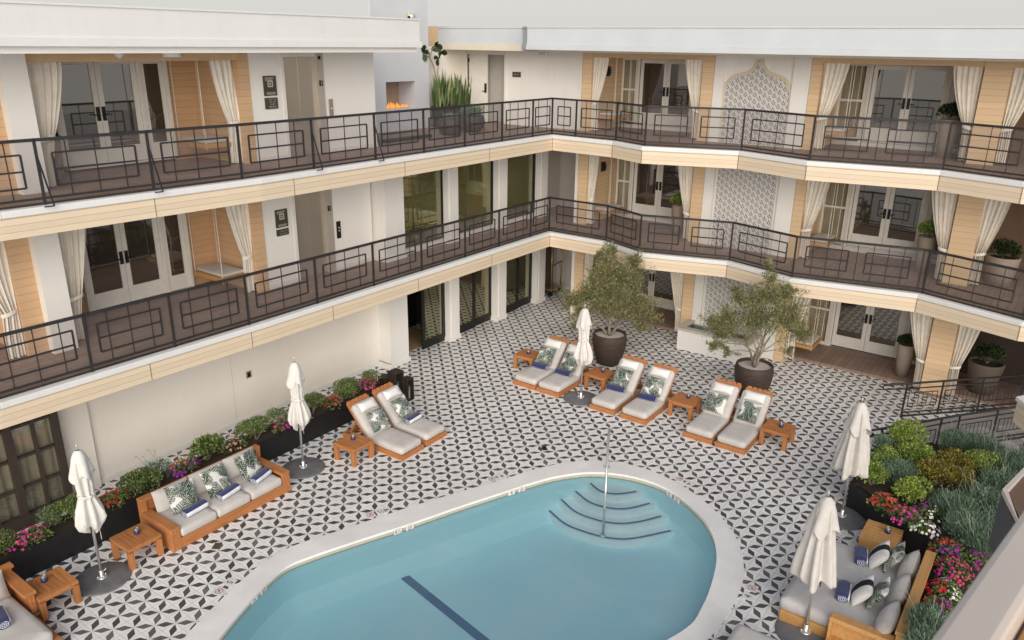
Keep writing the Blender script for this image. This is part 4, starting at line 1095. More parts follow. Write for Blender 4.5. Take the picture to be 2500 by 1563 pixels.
# ------------------------------------------------------------------ cushions and small soft things
def pillow_pts(w, h, t, n=14, side=1, pinch=.06):
    P = []
    for i in range(n + 1):
        row = []
        v = -1 + 2 * i / n
        for k_ in range(n + 1):
            u = -1 + 2 * k_ / n
            f = max(0, (1 - abs(u) ** 2.6)) ** .55 * max(0, (1 - abs(v) ** 2.6)) ** .55
            s1 = 1 - pinch * (1 - v * v) * 1; s2 = 1 - pinch * (1 - u * u)
            row.append((u * w / 2 * s1 if True else 0, v * h / 2 * s2, side * t / 2 * f))
        P.append(row)
    return P
LEAFG, LEAFD, LEAFW = (.055, .085, .055), (.018, .036, .026), (.68, .67, .64)
def monstera(u, v, seed):
    rnd = random.Random(seed); col = LEAFW
    for q in range(18):
        cx, cy, an, L_ = rnd.uniform(-1.15, 1.15), rnd.uniform(-1.15, 1.15), rnd.uniform(0, 6.28), rnd.uniform(.8, 1.15)
        ca_, sa_ = math.cos(an), math.sin(an); dx_, dy_ = u - cx, v - cy
        a = (dx_ * ca_ + dy_ * sa_) / L_ + .5; b = (-dx_ * sa_ + dy_ * ca_) / L_
        if not 0 < a < 1: continue
        wd = .42 * math.sin(pi * a ** .65) ** .8
        if abs(b) > wd: continue
        rib = (a * 6.5 - abs(b) * 4.2) % 1
        if abs(b) > .06 and rib < .33: continue
        if abs(b) < .018: col = (.40, .42, .36); continue
        m_ = min(1, abs(b) / max(.05, wd)); tone = .5 + .5 * math.sin(q * 2.1)
        c0 = tuple(x * (1 - tone) + y * tone for x, y in zip(LEAFD, (.09, .115, .095)))
        col = tuple(x * (1 + .5 * m_) for x in c0)
        if rib > .9: col = (.30, .32, .28)
    return col
def make_pillow(kind, w, h, t, seed):
    n = 46 if kind == 'leaf' else 30; m = MB(); cols = []
    for side in (1, -1):
        P = pillow_pts(w, h, t, n, side); m.grid(P if side == 1 else [r[::-1] for r in P])
        for r in (P if side == 1 else [r[::-1] for r in P]):
            for p in r:
                u, v = p[0] / (w / 2), p[1] / (h / 2)
                if kind == 'leaf': cols.append(monstera(u, v, seed))
                else: cols.append((.022, .022, .028) if abs(u - .08) < .3 else (.68, .66, .63))
    return m, cols
def put_pillow(kind, name, loc, rot, w, h, t, seed, label, cat='pillow', group=None):
    m, cols = make_pillow(kind, w, h, t, seed)
    o = m.build(name, M['leaf'] if kind == 'leaf' else M['bw'], loc=loc, smooth=True, cols=cols)
    o.rotation_euler = rot
    return tag(o, label, cat, group)
def towel_roll(loc, rz, label, ln=.40, tilt=0):
    t = thing('rolled_towel', label, 'towel', loc, rz); n = 28
    rb = lambda an: .072 * (1 + .12 * math.cos(2 * an))
    for (nm, mt, f0, f1) in (('navy_stripe', 'navy', -.12 * pi, .82 * pi), ('white_stripe', 'towelw', .82 * pi, 1.88 * pi)):
        m = MB(); P = []
        for s_ in (-1, -.93, -.4, .2, .7, .93, 1):
            rr_ = 1 if abs(s_) < .95 else .86
            row = []
            for q in range(n + 1):
                an = f0 + (f1 - f0) * q / n; r = rb(an) * rr_ * (1 + .04 * math.sin(9 * s_ + an * 2))
                row.append((s_ * ln / 2, r * math.cos(an) * 1.2, .07 + r * math.sin(an)))
            P.append(row)
        m.grid(P); m.build(nm, M[mt], t, smooth=True)
    for s_ in (-1, 1):
        m = MB(); m.face([(s_ * (ln / 2 - .008), .066 * math.cos(2 * pi * e / 16) * 1.2, .07 + .066 * math.sin(2 * pi * e / 16)) for e in range(16)])
        ro = m.build('roll_end', M['navy'], t); m = MB(); P = []
        for e in range(41):
            an = e * .42 + .5; r0 = .062 - .0013 * e
            P.append([(s_ * (ln / 2 - .004), r * math.cos(an) * 1.2, .07 + r * math.sin(an)) for r in (r0, r0 - .007)])
        m.grid(P); m.build('spiral_edge', M['towelw'], ro)
    return t
def seat_cushion(x0, x1, y0, y1, z0, z1, crown=.03, n=16, r=.07):
    """boxy cushion with rounded plan corners and a soft crown"""
    m = MB(); cx, cy = (x0 + x1) / 2, (y0 + y1) / 2; hx, hy = (x1 - x0) / 2, (y1 - y0) / 2
    def ring(ins, z):
        rr_ = max(.015, r - ins); pts = []
        for (sx, sy, a0) in ((1, 1, 0), (-1, 1, 90), (-1, -1, 180), (1, -1, 270)):
            for q in range(5):
                a = R(a0 + 90 * q / 4)
                pts.append((cx + sx * (hx - ins - rr_) + rr_ * math.cos(a), cy + sy * (hy - ins - rr_) + rr_ * math.sin(a), z))
        return pts
    h = z1 - z0
    rings = [ring(.03, z0), ring(.006, z0 + h * .15), ring(0, z0 + h * .5), ring(.004, z0 + h * .82), ring(.028, z1), ring(.10, z1 + crown * .6)]
    m.grid(rings, closed=True)
    N_ = 8; last = rings[-1]; c0 = Vector((cx, cy, z1 + crown))
    for q in range(1, 4):
        rings.append([tuple(Vector(p).lerp(Vector((cx, cy, z1 + crown * (.6 + .4 * math.sin(q / 3 * pi / 2)))), q / 3.001)) for p in last])
    m2 = MB(); m2.grid(rings, closed=True); m2.face(rings[-1]); m2.face(rings[0][::-1])
    return m2

# ------------------------------------------------------------------ sun loungers
def make_lounger(label):
    t = thing('sun_lounger', label, 'sun lounger', (0, 0, 0), group=None); W = .325
    f = MB()
    f.box(0, -W, .0, .07, W, .105); f.box(1.68, -W, 0, 1.74, W, .105); f.box(.07, -W, .0, 1.68, -W + .06, .105); f.box(.07, W - .06, 0, 1.68, W, .105)
    for q in range(7): f.box(.10 + q * .13, -W + .06, .065, .20 + q * .13, W - .06, .095)
    f.build('frame', M['teak'], t, bevel=.008)
    b = MB(); h0 = Vector((.98, 0, .11)); dv = Vector((.56, 0, .64)).normalized(); nv = Vector((-dv.z, 0, dv.x))
    b.obox(h0 + dv * .46, dv * .46, (0, W - .02, 0), nv * .02)
    for q in range(5): b.obox(h0 + dv * .885, dv * .025, (0, .035, 0), nv * .022) if False else b.obox(h0 + dv * .94 + Vector((0, -W + .09 + q * .117, 0)), dv * .02, (0, .045, 0), nv * .019)
    b.bar(h0 + dv * .55 + Vector((0, -.22, 0)), (1.62, -.22, .05), .035); b.bar(h0 + dv * .55 + Vector((0, .22, 0)), (1.62, .22, .05), .035)
    b.build('backrest', M['teak'], t, bevel=.006)
    seat_cushion(.02, 1.02, -W + .012, W - .012, .108, .245, .018, r=.08).build('seat_mattress', M['cushion'], t, smooth=True)
    bm = seat_cushion(0, .80, -W + .012, W - .012, 0, .135, .02, r=.08)
    mt = Matrix(((dv.x, 0, nv.x, 0), (0, 1, 0, 0), (dv.z, 0, nv.z, 0), (0, 0, 0, 1)))
    base = h0 + nv * .022 + dv * .03
    bm.v = [tuple(base + mt @ Vector(p)) for p in bm.v]; bm.build('back_mattress', M['cushion'], t, smooth=True)
    hp = MB()
    for s_ in (1, -1):
        P = pillow_pts(.20, .46, .10, 10, s_); hp.grid(P if s_ == 1 else [r[::-1] for r in P])
    hb = base + dv * .655 + nv * .185
    hp.v = [tuple(hb + dv * p[0] + Vector((0, p[1], 0)) + nv * p[2]) for p in hp.v]
    hp.build('headrest_pillow', plain('headrest_cloth', rgb(.76, .745, .72), .9, var=.04, bump=.2, bscale=150), t, smooth=True)
    return t
LD = [('first', (14.5, 10.07), 'R'), ('second', (14.5, 9.38), 'R'), ('third', (14.47, 7.87), 'R'), ('fourth', (14.47, 7.07), 'R'), ('fifth', (14.51, 5.54), 'R'), ('sixth', (14.5, 4.82), 'R')]
rl = ['lounger at the left end of the right-hand row', 'lounger behind the white parasol', 'left lounger of the middle right-hand pair', 'right lounger of the middle right-hand pair', 'left lounger of the nearest right-hand pair', 'lounger beside the end table']
proto = None
for i, (nm, (x, y), s_) in enumerate(LD):
    if proto is None: proto = make_lounger('cream teak ' + rl[i]); lo = proto; lo.location = (x, y, 0)
    else: lo = dup(proto, (x, y, 0), 0, 'cream teak ' + rl[i])
dup(proto, (10.375, 9.93, 0), pi / 2, 'cream teak lounger without towel by the flower trough, next to a teak table')
dup(proto, (11.125, 9.94, 0), pi / 2, 'cream teak lounger by the flower trough with a folded navy and white towel')
for i, (nm, (x, y), s_) in enumerate(LD):
    put_pillow('leaf', 'throw_pillow', (x + .97, y + .02 - .03 * (i % 2), .525), (R(3), R(-52), R(3 - 4 * (i % 3))), .45, .45, .14, 20 + i, 'palm leaf print pillow on the ' + rl[i])
    if i < 4: towel_roll((x + .70, y + .0, .265), pi / 2 + R(-4 + 3 * i), 'rolled navy and white towel on the ' + rl[i], ln=.42)
put_pillow('leaf', 'throw_pillow', (10.36, 10.885, .525), (R(52), 0, R(-6)), .46, .46, .14, 31, 'palm leaf print pillow on the left lounger of the pair by the flower trough')
put_pillow('leaf', 'throw_pillow', (11.10, 10.895, .525), (R(52), 0, R(4)), .46, .46, .14, 32, 'palm leaf print pillow on the right lounger of the pair by the flower trough')
towel_roll((11.12, 10.62, .265), R(5), 'rolled navy and white towel on the right lounger by the flower trough', ln=.42)

# ------------------------------------------------------------------ side tables with candle holders
def make_table(w, d, h, label):
    t = thing('side_table', label, 'side table'); hw, hd = w / 2, d / 2; lg = .085
    for sx in (-1, 1):
        for sy in (-1, 1):
            m = MB(); m.box(sx * hw, sy * hd, 0, sx * (hw - lg), sy * (hd - lg), h - .05); m.build('leg', M['teakz'], t, bevel=.006)
    m = MB(); m.box(-hw, -hd, h - .075, hw, -hd + lg, h); m.box(-hw, hd - lg, h - .075, hw, hd, h); m.box(-hw, -hd + lg, h - .075, -hw + lg, hd - lg, h); m.box(hw - lg, -hd + lg, h - .075, hw, hd - lg, h)
    m.build('table_frame', M['teaky'], t, bevel=.006)
    n_ = 5; iw = w - 2 * lg; sw = iw / n_
    for q in range(n_):
        m = MB(); m.box(-hw + lg + q * sw + .003, -hd + lg, h - .03, -hw + lg + (q + 1) * sw - .004, hd - lg, h - .003); m.build('slat', M['teaky'], t, bevel=.003)
    return t
TB = [((5.215, 11.225), 'teak side table between the far left parasol and the wooden sofa'), ((3.83, 11.13), 'teak side table at the far left beside the wooden daybed'), ((9.57, 10.8), 'teak side table next to the pair of loungers by the flower trough'),
      ((15.6, 10.7), 'teak side table at the left end of the right-hand lounger row'), ((15.67, 8.6), 'teak side table between the first and second lounger pairs, before the dark tree pot'), ((15.53, 6.3), 'teak side table between the second and third lounger pairs'), ((15.46, 4.15), 'teak side table at the right end of the right-hand lounger row')]
tp = None
for i, ((x, y), lb) in enumerate(TB):
    if tp is None: tp = make_table(.56, .57, .385, lb); tp.location = (x, y, 0)
    else: dup(tp, (x, y, 0), R((-1, 0, 1, 2, -2, 1, -1)[i]), lb)
st = thing('side_table', 'slatted teak side table between the daybed and the right flower bed', 'side table', (12.66, 1.5, 0))
m = MB()
for q in range(6): m.box(-.31 + q * .104, -.28, .36, -.31 + q * .104 + .092, .28, .385)
m.build('slatted_top', M['oak'], st, bevel=.003)
for sx in (-1, 1):
    m = MB(); m.box(sx * .31, -.28, 0, sx * .27, .28, .36); m.build('side_panel', M['oak'], st, bevel=.004)
def make_candle(label):
    t = thing('candle_holder', label, 'candle holder')
    m = MB(); m.lathe([(.001, 0), (.043, 0), (.046, .02), (.046, .062), (.046, .062)], 18); m.build('blue_base', M['candleb'], t, smooth=True)
    m = MB(); m.lathe([(.044, .062), (.044, .10), (.039, .10), (.039, .062)], 18); m.build('glass', M['clear'], t, smooth=True)
    m = MB(); m.lathe([(.001, .08), (.03, .08), (.03, .06)], 12); m.build('candle', M['wax'], t)
    return t
CD = [((5.27, 11.27), TB[0][1]), ((3.80, 11.22), TB[1][1]), ((9.62, 10.86), TB[2][1]), ((15.58, 10.7), TB[3][1]), ((15.73, 8.57), TB[4][1]), ((15.62, 6.27), TB[5][1]), ((15.48, 4.1), TB[6][1]), ((12.72, 1.42), 'slatted side table beside the daybed')]
cp_ = None
for (x, y), lb in CD:
    lb = 'blue candle holder on the ' + lb.replace('teak ', '').replace(', before the dark tree pot', '').replace(' at the far left beside', ' beside').replace('the pair of loungers', 'loungers')
    if cp_ is None: cp_ = make_candle(lb); cp_.location = (x, y, .386)
    else: dup(cp_, (x, y, .386), 0, lb)

# ------------------------------------------------------------------ parasols
def parasol(x, y, label, kind=0, seed=1, rz=0):
    rnd = random.Random(seed)
    t = thing('closed_parasol', label, 'parasol', (x, y, 0), rz)
    m = MB(); m.lathe([(.001, .001), (.42, .001), (.42, .012), (.40, .02), (.2, .034), (.05, .042), (.001, .042)], 48); m.build('base_disc', M['disc'], t, smooth=True, )
    m = MB(); m.lathe([(.085, .042), (.085, .052), (.04, .056), (.034, .06), (.034, .16), (.024, .165)], 18)
    for q in range(4): m.lathe([(.012, .052), (.012, .075), (.001, .08)], 8, .062 * math.cos(q * pi / 2), .062 * math.sin(q * pi / 2))
    m.tube([(.03, 0, .13), (.07, 0, .13), (.075, 0, .16)], .008, 6)
    m.build('base_collar', M['steel'], t, smooth=True)
    m = MB(); m.tube([(0, 0, .05), (0, 0, 2.26)], .021, 12); m.build('pole', M['steel'], t, smooth=True)
    m = MB(); m.lathe([(.014, 2.24), (.014, 2.33), (.02, 2.34), (.001, 2.37)], 10); m.build('finial', M['steel'], t, smooth=True)
    ph = rnd.random() * 6
    def folds(n_, amp, tw):
        return lambda a, j, z: 1 + amp * math.sin(n_ * a + ph + tw * z) + amp * .5 * math.sin((n_ - 3) * a - 2 * ph + 2 * tw * z) + .05 * math.sin(13 * a + 5 * z)
    if kind == 0:      # tied in the middle
        prof = [(.055, 2.18), (.10, 2.10), (.115, 1.95), (.115, 1.8), (.105, 1.65), (.10, 1.55), (.10, 1.47), (.135, 1.36), (.175, 1.22), (.19, 1.10), (.16, 1.0), (.10, .95), (.06, .93)]
        am = .20
    else:              # loose hanging folds
        prof = [(.06, 2.2), (.11, 2.1), (.13, 1.9), (.16, 1.65), (.20, 1.4), (.235, 1.15), (.25, .98), (.21, .95), (.1, .97)]
        am = .26
    dense = []
    for i in range(len(prof) - 1):
        for q in range(4):
            f = q / 4; dense.append((prof[i][0] * (1 - f) + prof[i + 1][0] * f, prof[i][1] * (1 - f) + prof[i + 1][1] * f))
    dense.append(prof[-1])
    fo = folds(8, am, 1.0)
    m = MB()
    def hem(a, j, z):
        return fo(a, j, z)
    m.lathe(dense, 72, fn=hem)
    zlow = dense[-1][1]
    nv_ = []
    for (vx, vy, vz) in m.v:
        an = math.atan2(vy, vx); k_ = max(0, (1.3 - vz) / .4)
        nv_.append((vx, vy, vz - .07 * k_ * math.sin(4 * an + ph) - .03 * k_ * math.sin(9 * an)))
    m.v = nv_
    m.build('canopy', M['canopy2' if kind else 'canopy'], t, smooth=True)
    m = MB(); cap = [(.03, 2.27), (.07, 2.235), (.10, 2.17), (.125, 2.05), (.145, 1.92), (.155, 1.84)] if kind == 0 else [(.03, 2.28), (.09, 2.22), (.13, 2.1), (.165, 1.92), (.19, 1.78)]
    cd = []
    for i in range(len(cap) - 1):
        for q in range(3):
            f = q / 3; cd.append((cap[i][0] * (1 - f) + cap[i + 1][0] * f, cap[i][1] * (1 - f) + cap[i + 1][1] * f))
    cd.append(cap[-1])
    fc = lambda a, j, z: 1 + (.05 + .22 * max(0, (2.15 - z) / .35)) * math.sin(4 * a + ph + .7)
    m.lathe(cd, 64, fn=fc)
    m.v = [(vx, vy, vz + .06 * max(0, (2.05 - vz) / .2) * math.sin(4 * math.atan2(vy, vx) + ph + 2.2)) for vx, vy, vz in m.v]
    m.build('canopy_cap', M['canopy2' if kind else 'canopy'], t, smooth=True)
    if kind == 0:
        m = MB(); m.lathe([(.113, 1.49), (.122, 1.505), (.122, 1.525), (.113, 1.54)], 48, fn=lambda a, j, z: 1 + .06 * math.sin(8 * a + ph)); m.build('tie_band', M['canopy'], t, smooth=True)
        m = MB(); m.tube([(.06, -.05, .98), (.075, -.06, .85), (.07, -.07, .72)], .004, 5); m.build('cord', M['rope'], t)
    else:
        m = MB()
        for q in range(8):
            a = q * pi / 4 + .2; m.bar((.03 * math.cos(a), .03 * math.sin(a), 1.6), (.09 * math.cos(a), .09 * math.sin(a), .86), .012)
        m.build('ribs', M['black'], t)
    return t
parasol(4.56, 11.13, 'closed cream parasol at the far left, between two teak side tables', 0, 1)
parasol(8.68, 11.3, 'closed cream parasol between the wooden sofa and the flower trough loungers', 0, 2, 1.0)
parasol(14.8, 8.62, 'closed white parasol among the right-hand loungers, before the dark tree pot', 0, 3, 2.0)
parasol(13.38, 2.27, 'closed cream parasol at the corner of the right flower bed', 1, 4)
parasol(9.97, 1.9, 'closed cream parasol hanging over the large daybed, nearest of all', 1, 5, .6)

# ------------------------------------------------------------------ sofa, daybeds
def sofa(x0, x1, yf, yb, label, n=3):
    cx = (x0 + x1) / 2
    t = thing('wooden_sofa', label, 'sofa', (cx, yf, 0)); hw = (x1 - x0) / 2; dp = yb - yf
    m = MB(); m.box(-hw + .162, 0.002, 0, hw - .162, .05, .20); m.box(-hw + .15, .05, .03, hw - .15, dp - .1, .20); m.build('base', M['teak'], t, bevel=.008)
    for s_ in (-1, 1):
        m = MB(); m.box(s_ * hw, -.0, .0, s_ * (hw - .05), dp - .08, .37); m.box(s_ * (hw - .05), .0, 0, s_ * (hw - .16), .055, .37)
        m.box(s_ * (hw + .003), -.004, .371, s_ * (hw - .165), dp - .08, .43); m.build('arm', M['teaky'], t, bevel=.008)
    m = MB(); m.box(-hw, dp - .07, .0, hw, dp, .62); m.box(-hw - .004, dp - .13, .621, hw + .004, dp + .004, .67); m.box(-hw, dp - .13, .43, -hw + .1, dp - .07, .62); m.box(hw - .1, dp - .13, .43, hw, dp - .07, .62); m.build('back', M['teak'], t, bevel=.008)
    iw = 2 * hw - .34; cw = iw / n
    for q in range(n):
        a = -hw + .17 + q * cw
        seat_cushion(a + .004, a + cw - .004, -.02, dp - .16, .205, .36, .025, r=.05).build('seat_cushion', M['cushion'], t, smooth=True)
        b = MB()
        for s_ in (1, -1):
            P = pillow_pts(cw - .02, .42, .22, 14, s_, .02); b.grid(P if s_ == 1 else [r[::-1] for r in P])
        c0 = Vector((a + cw / 2, dp - .22, .55)); uy = Vector((0, .28, .96)); nz_ = Vector((0, -.96, .28))
        b.v = [tuple(c0 + Vector((p[0], 0, 0)) + uy * p[1] + nz_ * p[2]) for p in b.v]
        b.build('back_cushion', M['cushion'], t, smooth=True)
    return t
sofa(5.6, 8.0, 10.84, 11.8, 'three seat wooden sofa with cream cushions before the flower trough')
for i, (x, s_) in enumerate(((6.16, -8), (6.82, 5), (7.5, 12))):
    nm = ('left', 'middle', 'right')[i]
    put_pillow('leaf', 'throw_pillow', (x, 11.34, .60), (R(62), 0, R(s_)), .50, .50, .15, 41 + i, f'palm leaf print pillow on the {nm} seat of the wooden sofa')
    towel_roll((x + .04, 11.08, .375), R(6 + 5 * i), f'rolled navy and white towel on the {nm} seat of the wooden sofa', ln=.44)
# daybed cut by the left edge of the photo
t = thing('wooden_daybed', 'wooden daybed with cream mattress at the bottom left corner', 'daybed', (2.6, 10.1, 0))
m = MB(); m.box(-1.0, 0, 0, .88, 1.5, .17); m.build('base', M['teak'], t, bevel=.008)
m = MB(); m.box(.86, .82, .17, .94, 1.5, .47); m.box(.80, .80, .471, .965, 1.52, .53); m.build('arm', M['teaky'], t, bevel=.008)
m = MB(); m.box(-1.0, 1.5, 0, .95, 1.57, .62); m.box(-1.0, 1.45, .621, .97, 1.58, .67); m.build('back', M['teak'], t, bevel=.008)
seat_cushion(-1.0, .80, .0, 1.42, .17, .33, .03).build('mattress', M['cushion'], t, smooth=True)
b = MB()
for s_ in (1, -1):
    P = pillow_pts(.7, .42, .22, 14, s_, .02); b.grid(P if s_ == 1 else [r[::-1] for r in P])
b.v = [(p[0] + .42, 1.28 - p[2] * .96 + p[1] * .28, .55 + p[1] * .96 + p[2] * .28) for p in b.v]
b.build('back_cushion', M['cushion'], t, smooth=True)
towel_roll((3.05, 10.85, .35), R(80), 'rolled navy towel on the daybed at the bottom left corner', ln=.42)
# big daybed on the right
t = thing('wooden_daybed', 'large double daybed with cream mattresses beside the right flower bed', 'daybed', (11.0, 1.5, 0))
m = MB(); m.box(-1.0, -.72, .0, 1.0, .80, .2); m.build('base', M['oak'], t, bevel=.008)
for q, (a0, a1) in enumerate(((-.99, .0), (.004, .99))): seat_cushion(a0, a1, -.62, .84, .2, .385, .03, r=.07).build('mattress', M['bedcush'], t, smooth=True)
m = MB(); m.box(-1.10, -.84, 0, 1.06, -.73, .64); m.box(-1.14, -.86, .641, 1.09, -.715, .70); m.build('back', M['oak'], t, bevel=.008)
m = MB(); m.box(-1.14, -.72, .451, -.995, .10, .52); m.box(-1.03, -.72, 0, -.995, .10, .45); m.box(-1.42, -.72, .12, -1.031, .10, .16); m.box(-1.42, -.72, 0, -1.38, .10, .119); m.box(-1.14, .06, .161, -1.031, .10, .45); m.build('arm', M['oak'], t, bevel=.006)
for q, a in enumerate((-.72, .02, .74)):
    b = MB()
    for s_ in (1, -1):
        P = pillow_pts(.70, .32, .24, 14, s_, .03); b.grid(P if s_ == 1 else [r[::-1] for r in P])
    b.v = [(p[0] + a, -.56 + p[2] * .90 - p[1] * .44, .51 + p[1] * .94 + p[2] * .34) for p in b.v]
    b.build('bolster', M['cushion'], t, smooth=True)
for i, (x, nm) in enumerate(((10.63, 'near'), (11.68, 'far'))):
    put_pillow('leaf', 'throw_pillow', (x + .06, 1.16, .60), (R(-60), R(4), R(8)), .46, .46, .14, 51 + i, f'palm leaf print pillow leaning on the {nm} half of the large daybed')
    put_pillow('bw', 'throw_pillow', (x + .02, 1.36, .575), (R(-55), R(-3), R(10)), .46, .40, .17, 1, f'cream pillow with a black stripe on the {nm} half of the large daybed')
    towel_roll((x - .02, 1.60, .40), R(8 + 4 * i), f'rolled navy towel on the {nm} half of the large daybed', ln=.40)
# corner of the next lounger at the bottom edge
t = thing('low_daybed', 'corner of a cream mattress cut off by the bottom edge of the photo', 'daybed', (8.5, 2.1, 0))
m = MB(); m.box(-.75, -.7, 0, .62, .5, .2); m.build('base', M['oak'], t, bevel=.008)
seat_cushion(-.78, .66, -.72, .54, .2, .39, .03).build('mattress', M['cushion'], t, smooth=True)

# ------------------------------------------------------------------ lanterns, luggage cart, fountain
def lantern(x, y, w, d, h, label):
    t = thing('floor_lantern', label, 'lantern', (x, y, 0)); th = .035
    m = MB(); m.box(-w / 2, -d / 2, h - th, w / 2, d / 2, h); m.box(-w / 2, -d / 2, 0, w / 2, d / 2, th); m.box(-w / 2, -d / 2, th, -w / 2 + th, d / 2, h - th); m.box(w / 2 - th, -d / 2, th, w / 2, d / 2, h - th)
    m.build('box_frame', M['lantern'], t, bevel=.004)
    m = MB(); m.lathe([(.001, th + .002), (.055, th + .002), (.055, h * .42), (.001, h * .42)], 16); m.build('candle', M['wax'], t)
    m = MB(); m.lathe([(.075, th + .001), (.075, h * .62)], 18); m.build('glass_chimney', M['clear'], t, smooth=True)
lantern(11.98, 12.28, .24, .26, .58, 'small dark open wooden lantern behind the tallest lantern')
lantern(12.02, 11.98, .28, .26, .78, 'tallest dark open wooden lantern at the end of the flower trough')
lantern(12.27, 11.86, .22, .22, .55, 'small dark wooden lantern in front, nearest the open floor')
t = thing('luggage_cart', 'brown panelled luggage cart with brass posts parked in the corner recess', 'luggage cart', (21.25, 13.72, 0))
m = MB(); m.box(-.30, -.22, .20, .32, .26, .26); m.build('platform', M['brass'], t, bevel=.01)
m = MB(); m.box(-.28, .14, .26, .30, .18, 1.9); m.build('panel', M['brownpanel'], t)
for (x, y) in ((-.28, -.18), (.30, -.18), (-.28, .22), (.30, .22)):
    m = MB(); m.tube([(x, y, .26), (x, y, 1.95)], .022, 8); m.build('post', M['brass'], t, smooth=True)
m = MB(); m.tube([(-.33, -.18, 1.05), (.36, -.18, 1.12)], .016, 8); m.build('crossbar', M['black'], t)
for (x, y) in ((-.22, -.12), (.24, -.12), (-.22, .16), (.24, .16)):
    m = MB(); m.tube([(x, y - .03, .1), (x, y + .03, .1)], .1, 16); m.build('wheel', M['black'], t)
t = thing('fountain_trough', 'white raised water trough with stone cap below the tile panel', 'fountain', (19.7, 7.2, 0))
m = MB(); m.box(-.42, -1.0, 0, -.34, 1.03, .56); m.box(-.34, -1.0, 0, .4, -.92, .56); m.box(-.34, .95, 0, .4, 1.03, .56); m.build('wall', M['white'], t)
m = MB(); m.box(-.47, -1.05, .561, -.25, 1.08, .62); m.box(-.25, -1.05, .561, .42, -.85, .62); m.box(-.25, .88, .561, .42, 1.08, .62); m.build('stone_cap', M['stone'], t, bevel=.01)
m = MB(); m.box(-.335, -.915, .05, .4, .945, .46); m.build('basin_lining', M['room'], t)
m = MB(); m.face([(-.335, -.915, .5), (.4, -.915, .5), (.4, .945, .5), (-.335, .945, .5)]); m.build('water', M['water'], t)
o = MB(); o.box(-.07, -.04, 0, .07, .04, .008)
for i, (x, y, rz, lb) in enumerate(((6.13, 10.45, .6, 'small brown drain cover in the floor below the wooden sofa'), (12.24, 7.95, .8, 'small dark drain cover in the floor near the pool steps'))):
    q = MB(); q.box(-.085, -.05, .002, .085, .05, .008); tag(q.build('drain_cover', M['bronze'] if i else plain('rusty_drain', rgb(.09, .075, .05), .7, var=.3), loc=(x, y, 0), rz=rz), lb, 'drain')
# ------------------------------------------------------------------ plants
def leaf(mb, p, d, ln, w, up=None, mi=0, bend=0.0):
    d = d.normalized(); s_ = d.cross(Vector((0, 0, 1)) if abs(d.z) < .95 else Vector((1, 0, 0))).normalized()
    if up is not None: s_ = (s_ * math.cos(up) + d.cross(s_) * math.sin(up))
    m_ = p + d * ln * .45; e = p + d * ln + Vector((0, 0, -bend))
    mb.face([p, m_ + s_ * w, e, m_ - s_ * w], mi)
def rdir(r):
    while True:
        v = Vector((r.uniform(-1, 1), r.uniform(-1, 1), r.uniform(-1, 1)))
        if .05 < v.length < 1: return v.normalized()
def clump(mb, c, rx, ry, rz_, n, ln, w, r, lumps=7, shell=.55, up=.35):
    """leafy dome made of overlapping lumps"""
    c = Vector(c); L_ = []
    for q in range(lumps):
        d = rdir(r); d.z = abs(d.z) * .9 + .02
        L_.append((c + Vector((d.x * rx * .5, d.y * ry * .5, d.z * rz_ * .5)), r.uniform(.48, .68)))
    for q in range(n):
        lc, k_ = L_[r.randrange(lumps)]
        d = rdir(r)
        if d.z < -.35: d.z = -d.z
        f = k_ * (shell + (1 - shell) * r.random() ** .5)
        p = lc + Vector((d.x * rx * f, d.y * ry * f, d.z * rz_ * f))
        o = (d + rdir(r) * .8 + Vector((0, 0, up)))
        leaf(mb, p, o, ln * r.uniform(.7, 1.25), w * r.uniform(.8, 1.2), r.uniform(0, 3))
def shrub(x, y, z, rx, ry, h, mat, label, seed, n=1300, ln=.045, w=.013, cat='shrub', stem=True, up=.35, lumps=8):
    n = int(n * 1.25)
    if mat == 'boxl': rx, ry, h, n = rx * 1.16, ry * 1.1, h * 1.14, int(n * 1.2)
    r = random.Random(seed); t = thing('shrub', label, cat, (x, y, z))
    m = MB(); clump(m, (0, 0, h * .36), rx, ry, h * .62, n, ln, w, r, lumps, up=up); m.build('foliage', M[mat], t)
    m = MB()
    for q in range(5):
        a = r.uniform(0, 6.28); m.tube([(0, 0, -.02), (.4 * rx * math.cos(a), .4 * ry * math.sin(a), h * .45)], .008, 5)
    m.build('stems', M['bark'], t)
    return t
RED, PINK, MAG, CORAL, WHT, PUR, LPK = (.62, .025, .035), (.72, .07, .22), (.50, .03, .27), (.75, .13, .09), (.80, .78, .76), (.34, .03, .34), (.75, .28, .34)
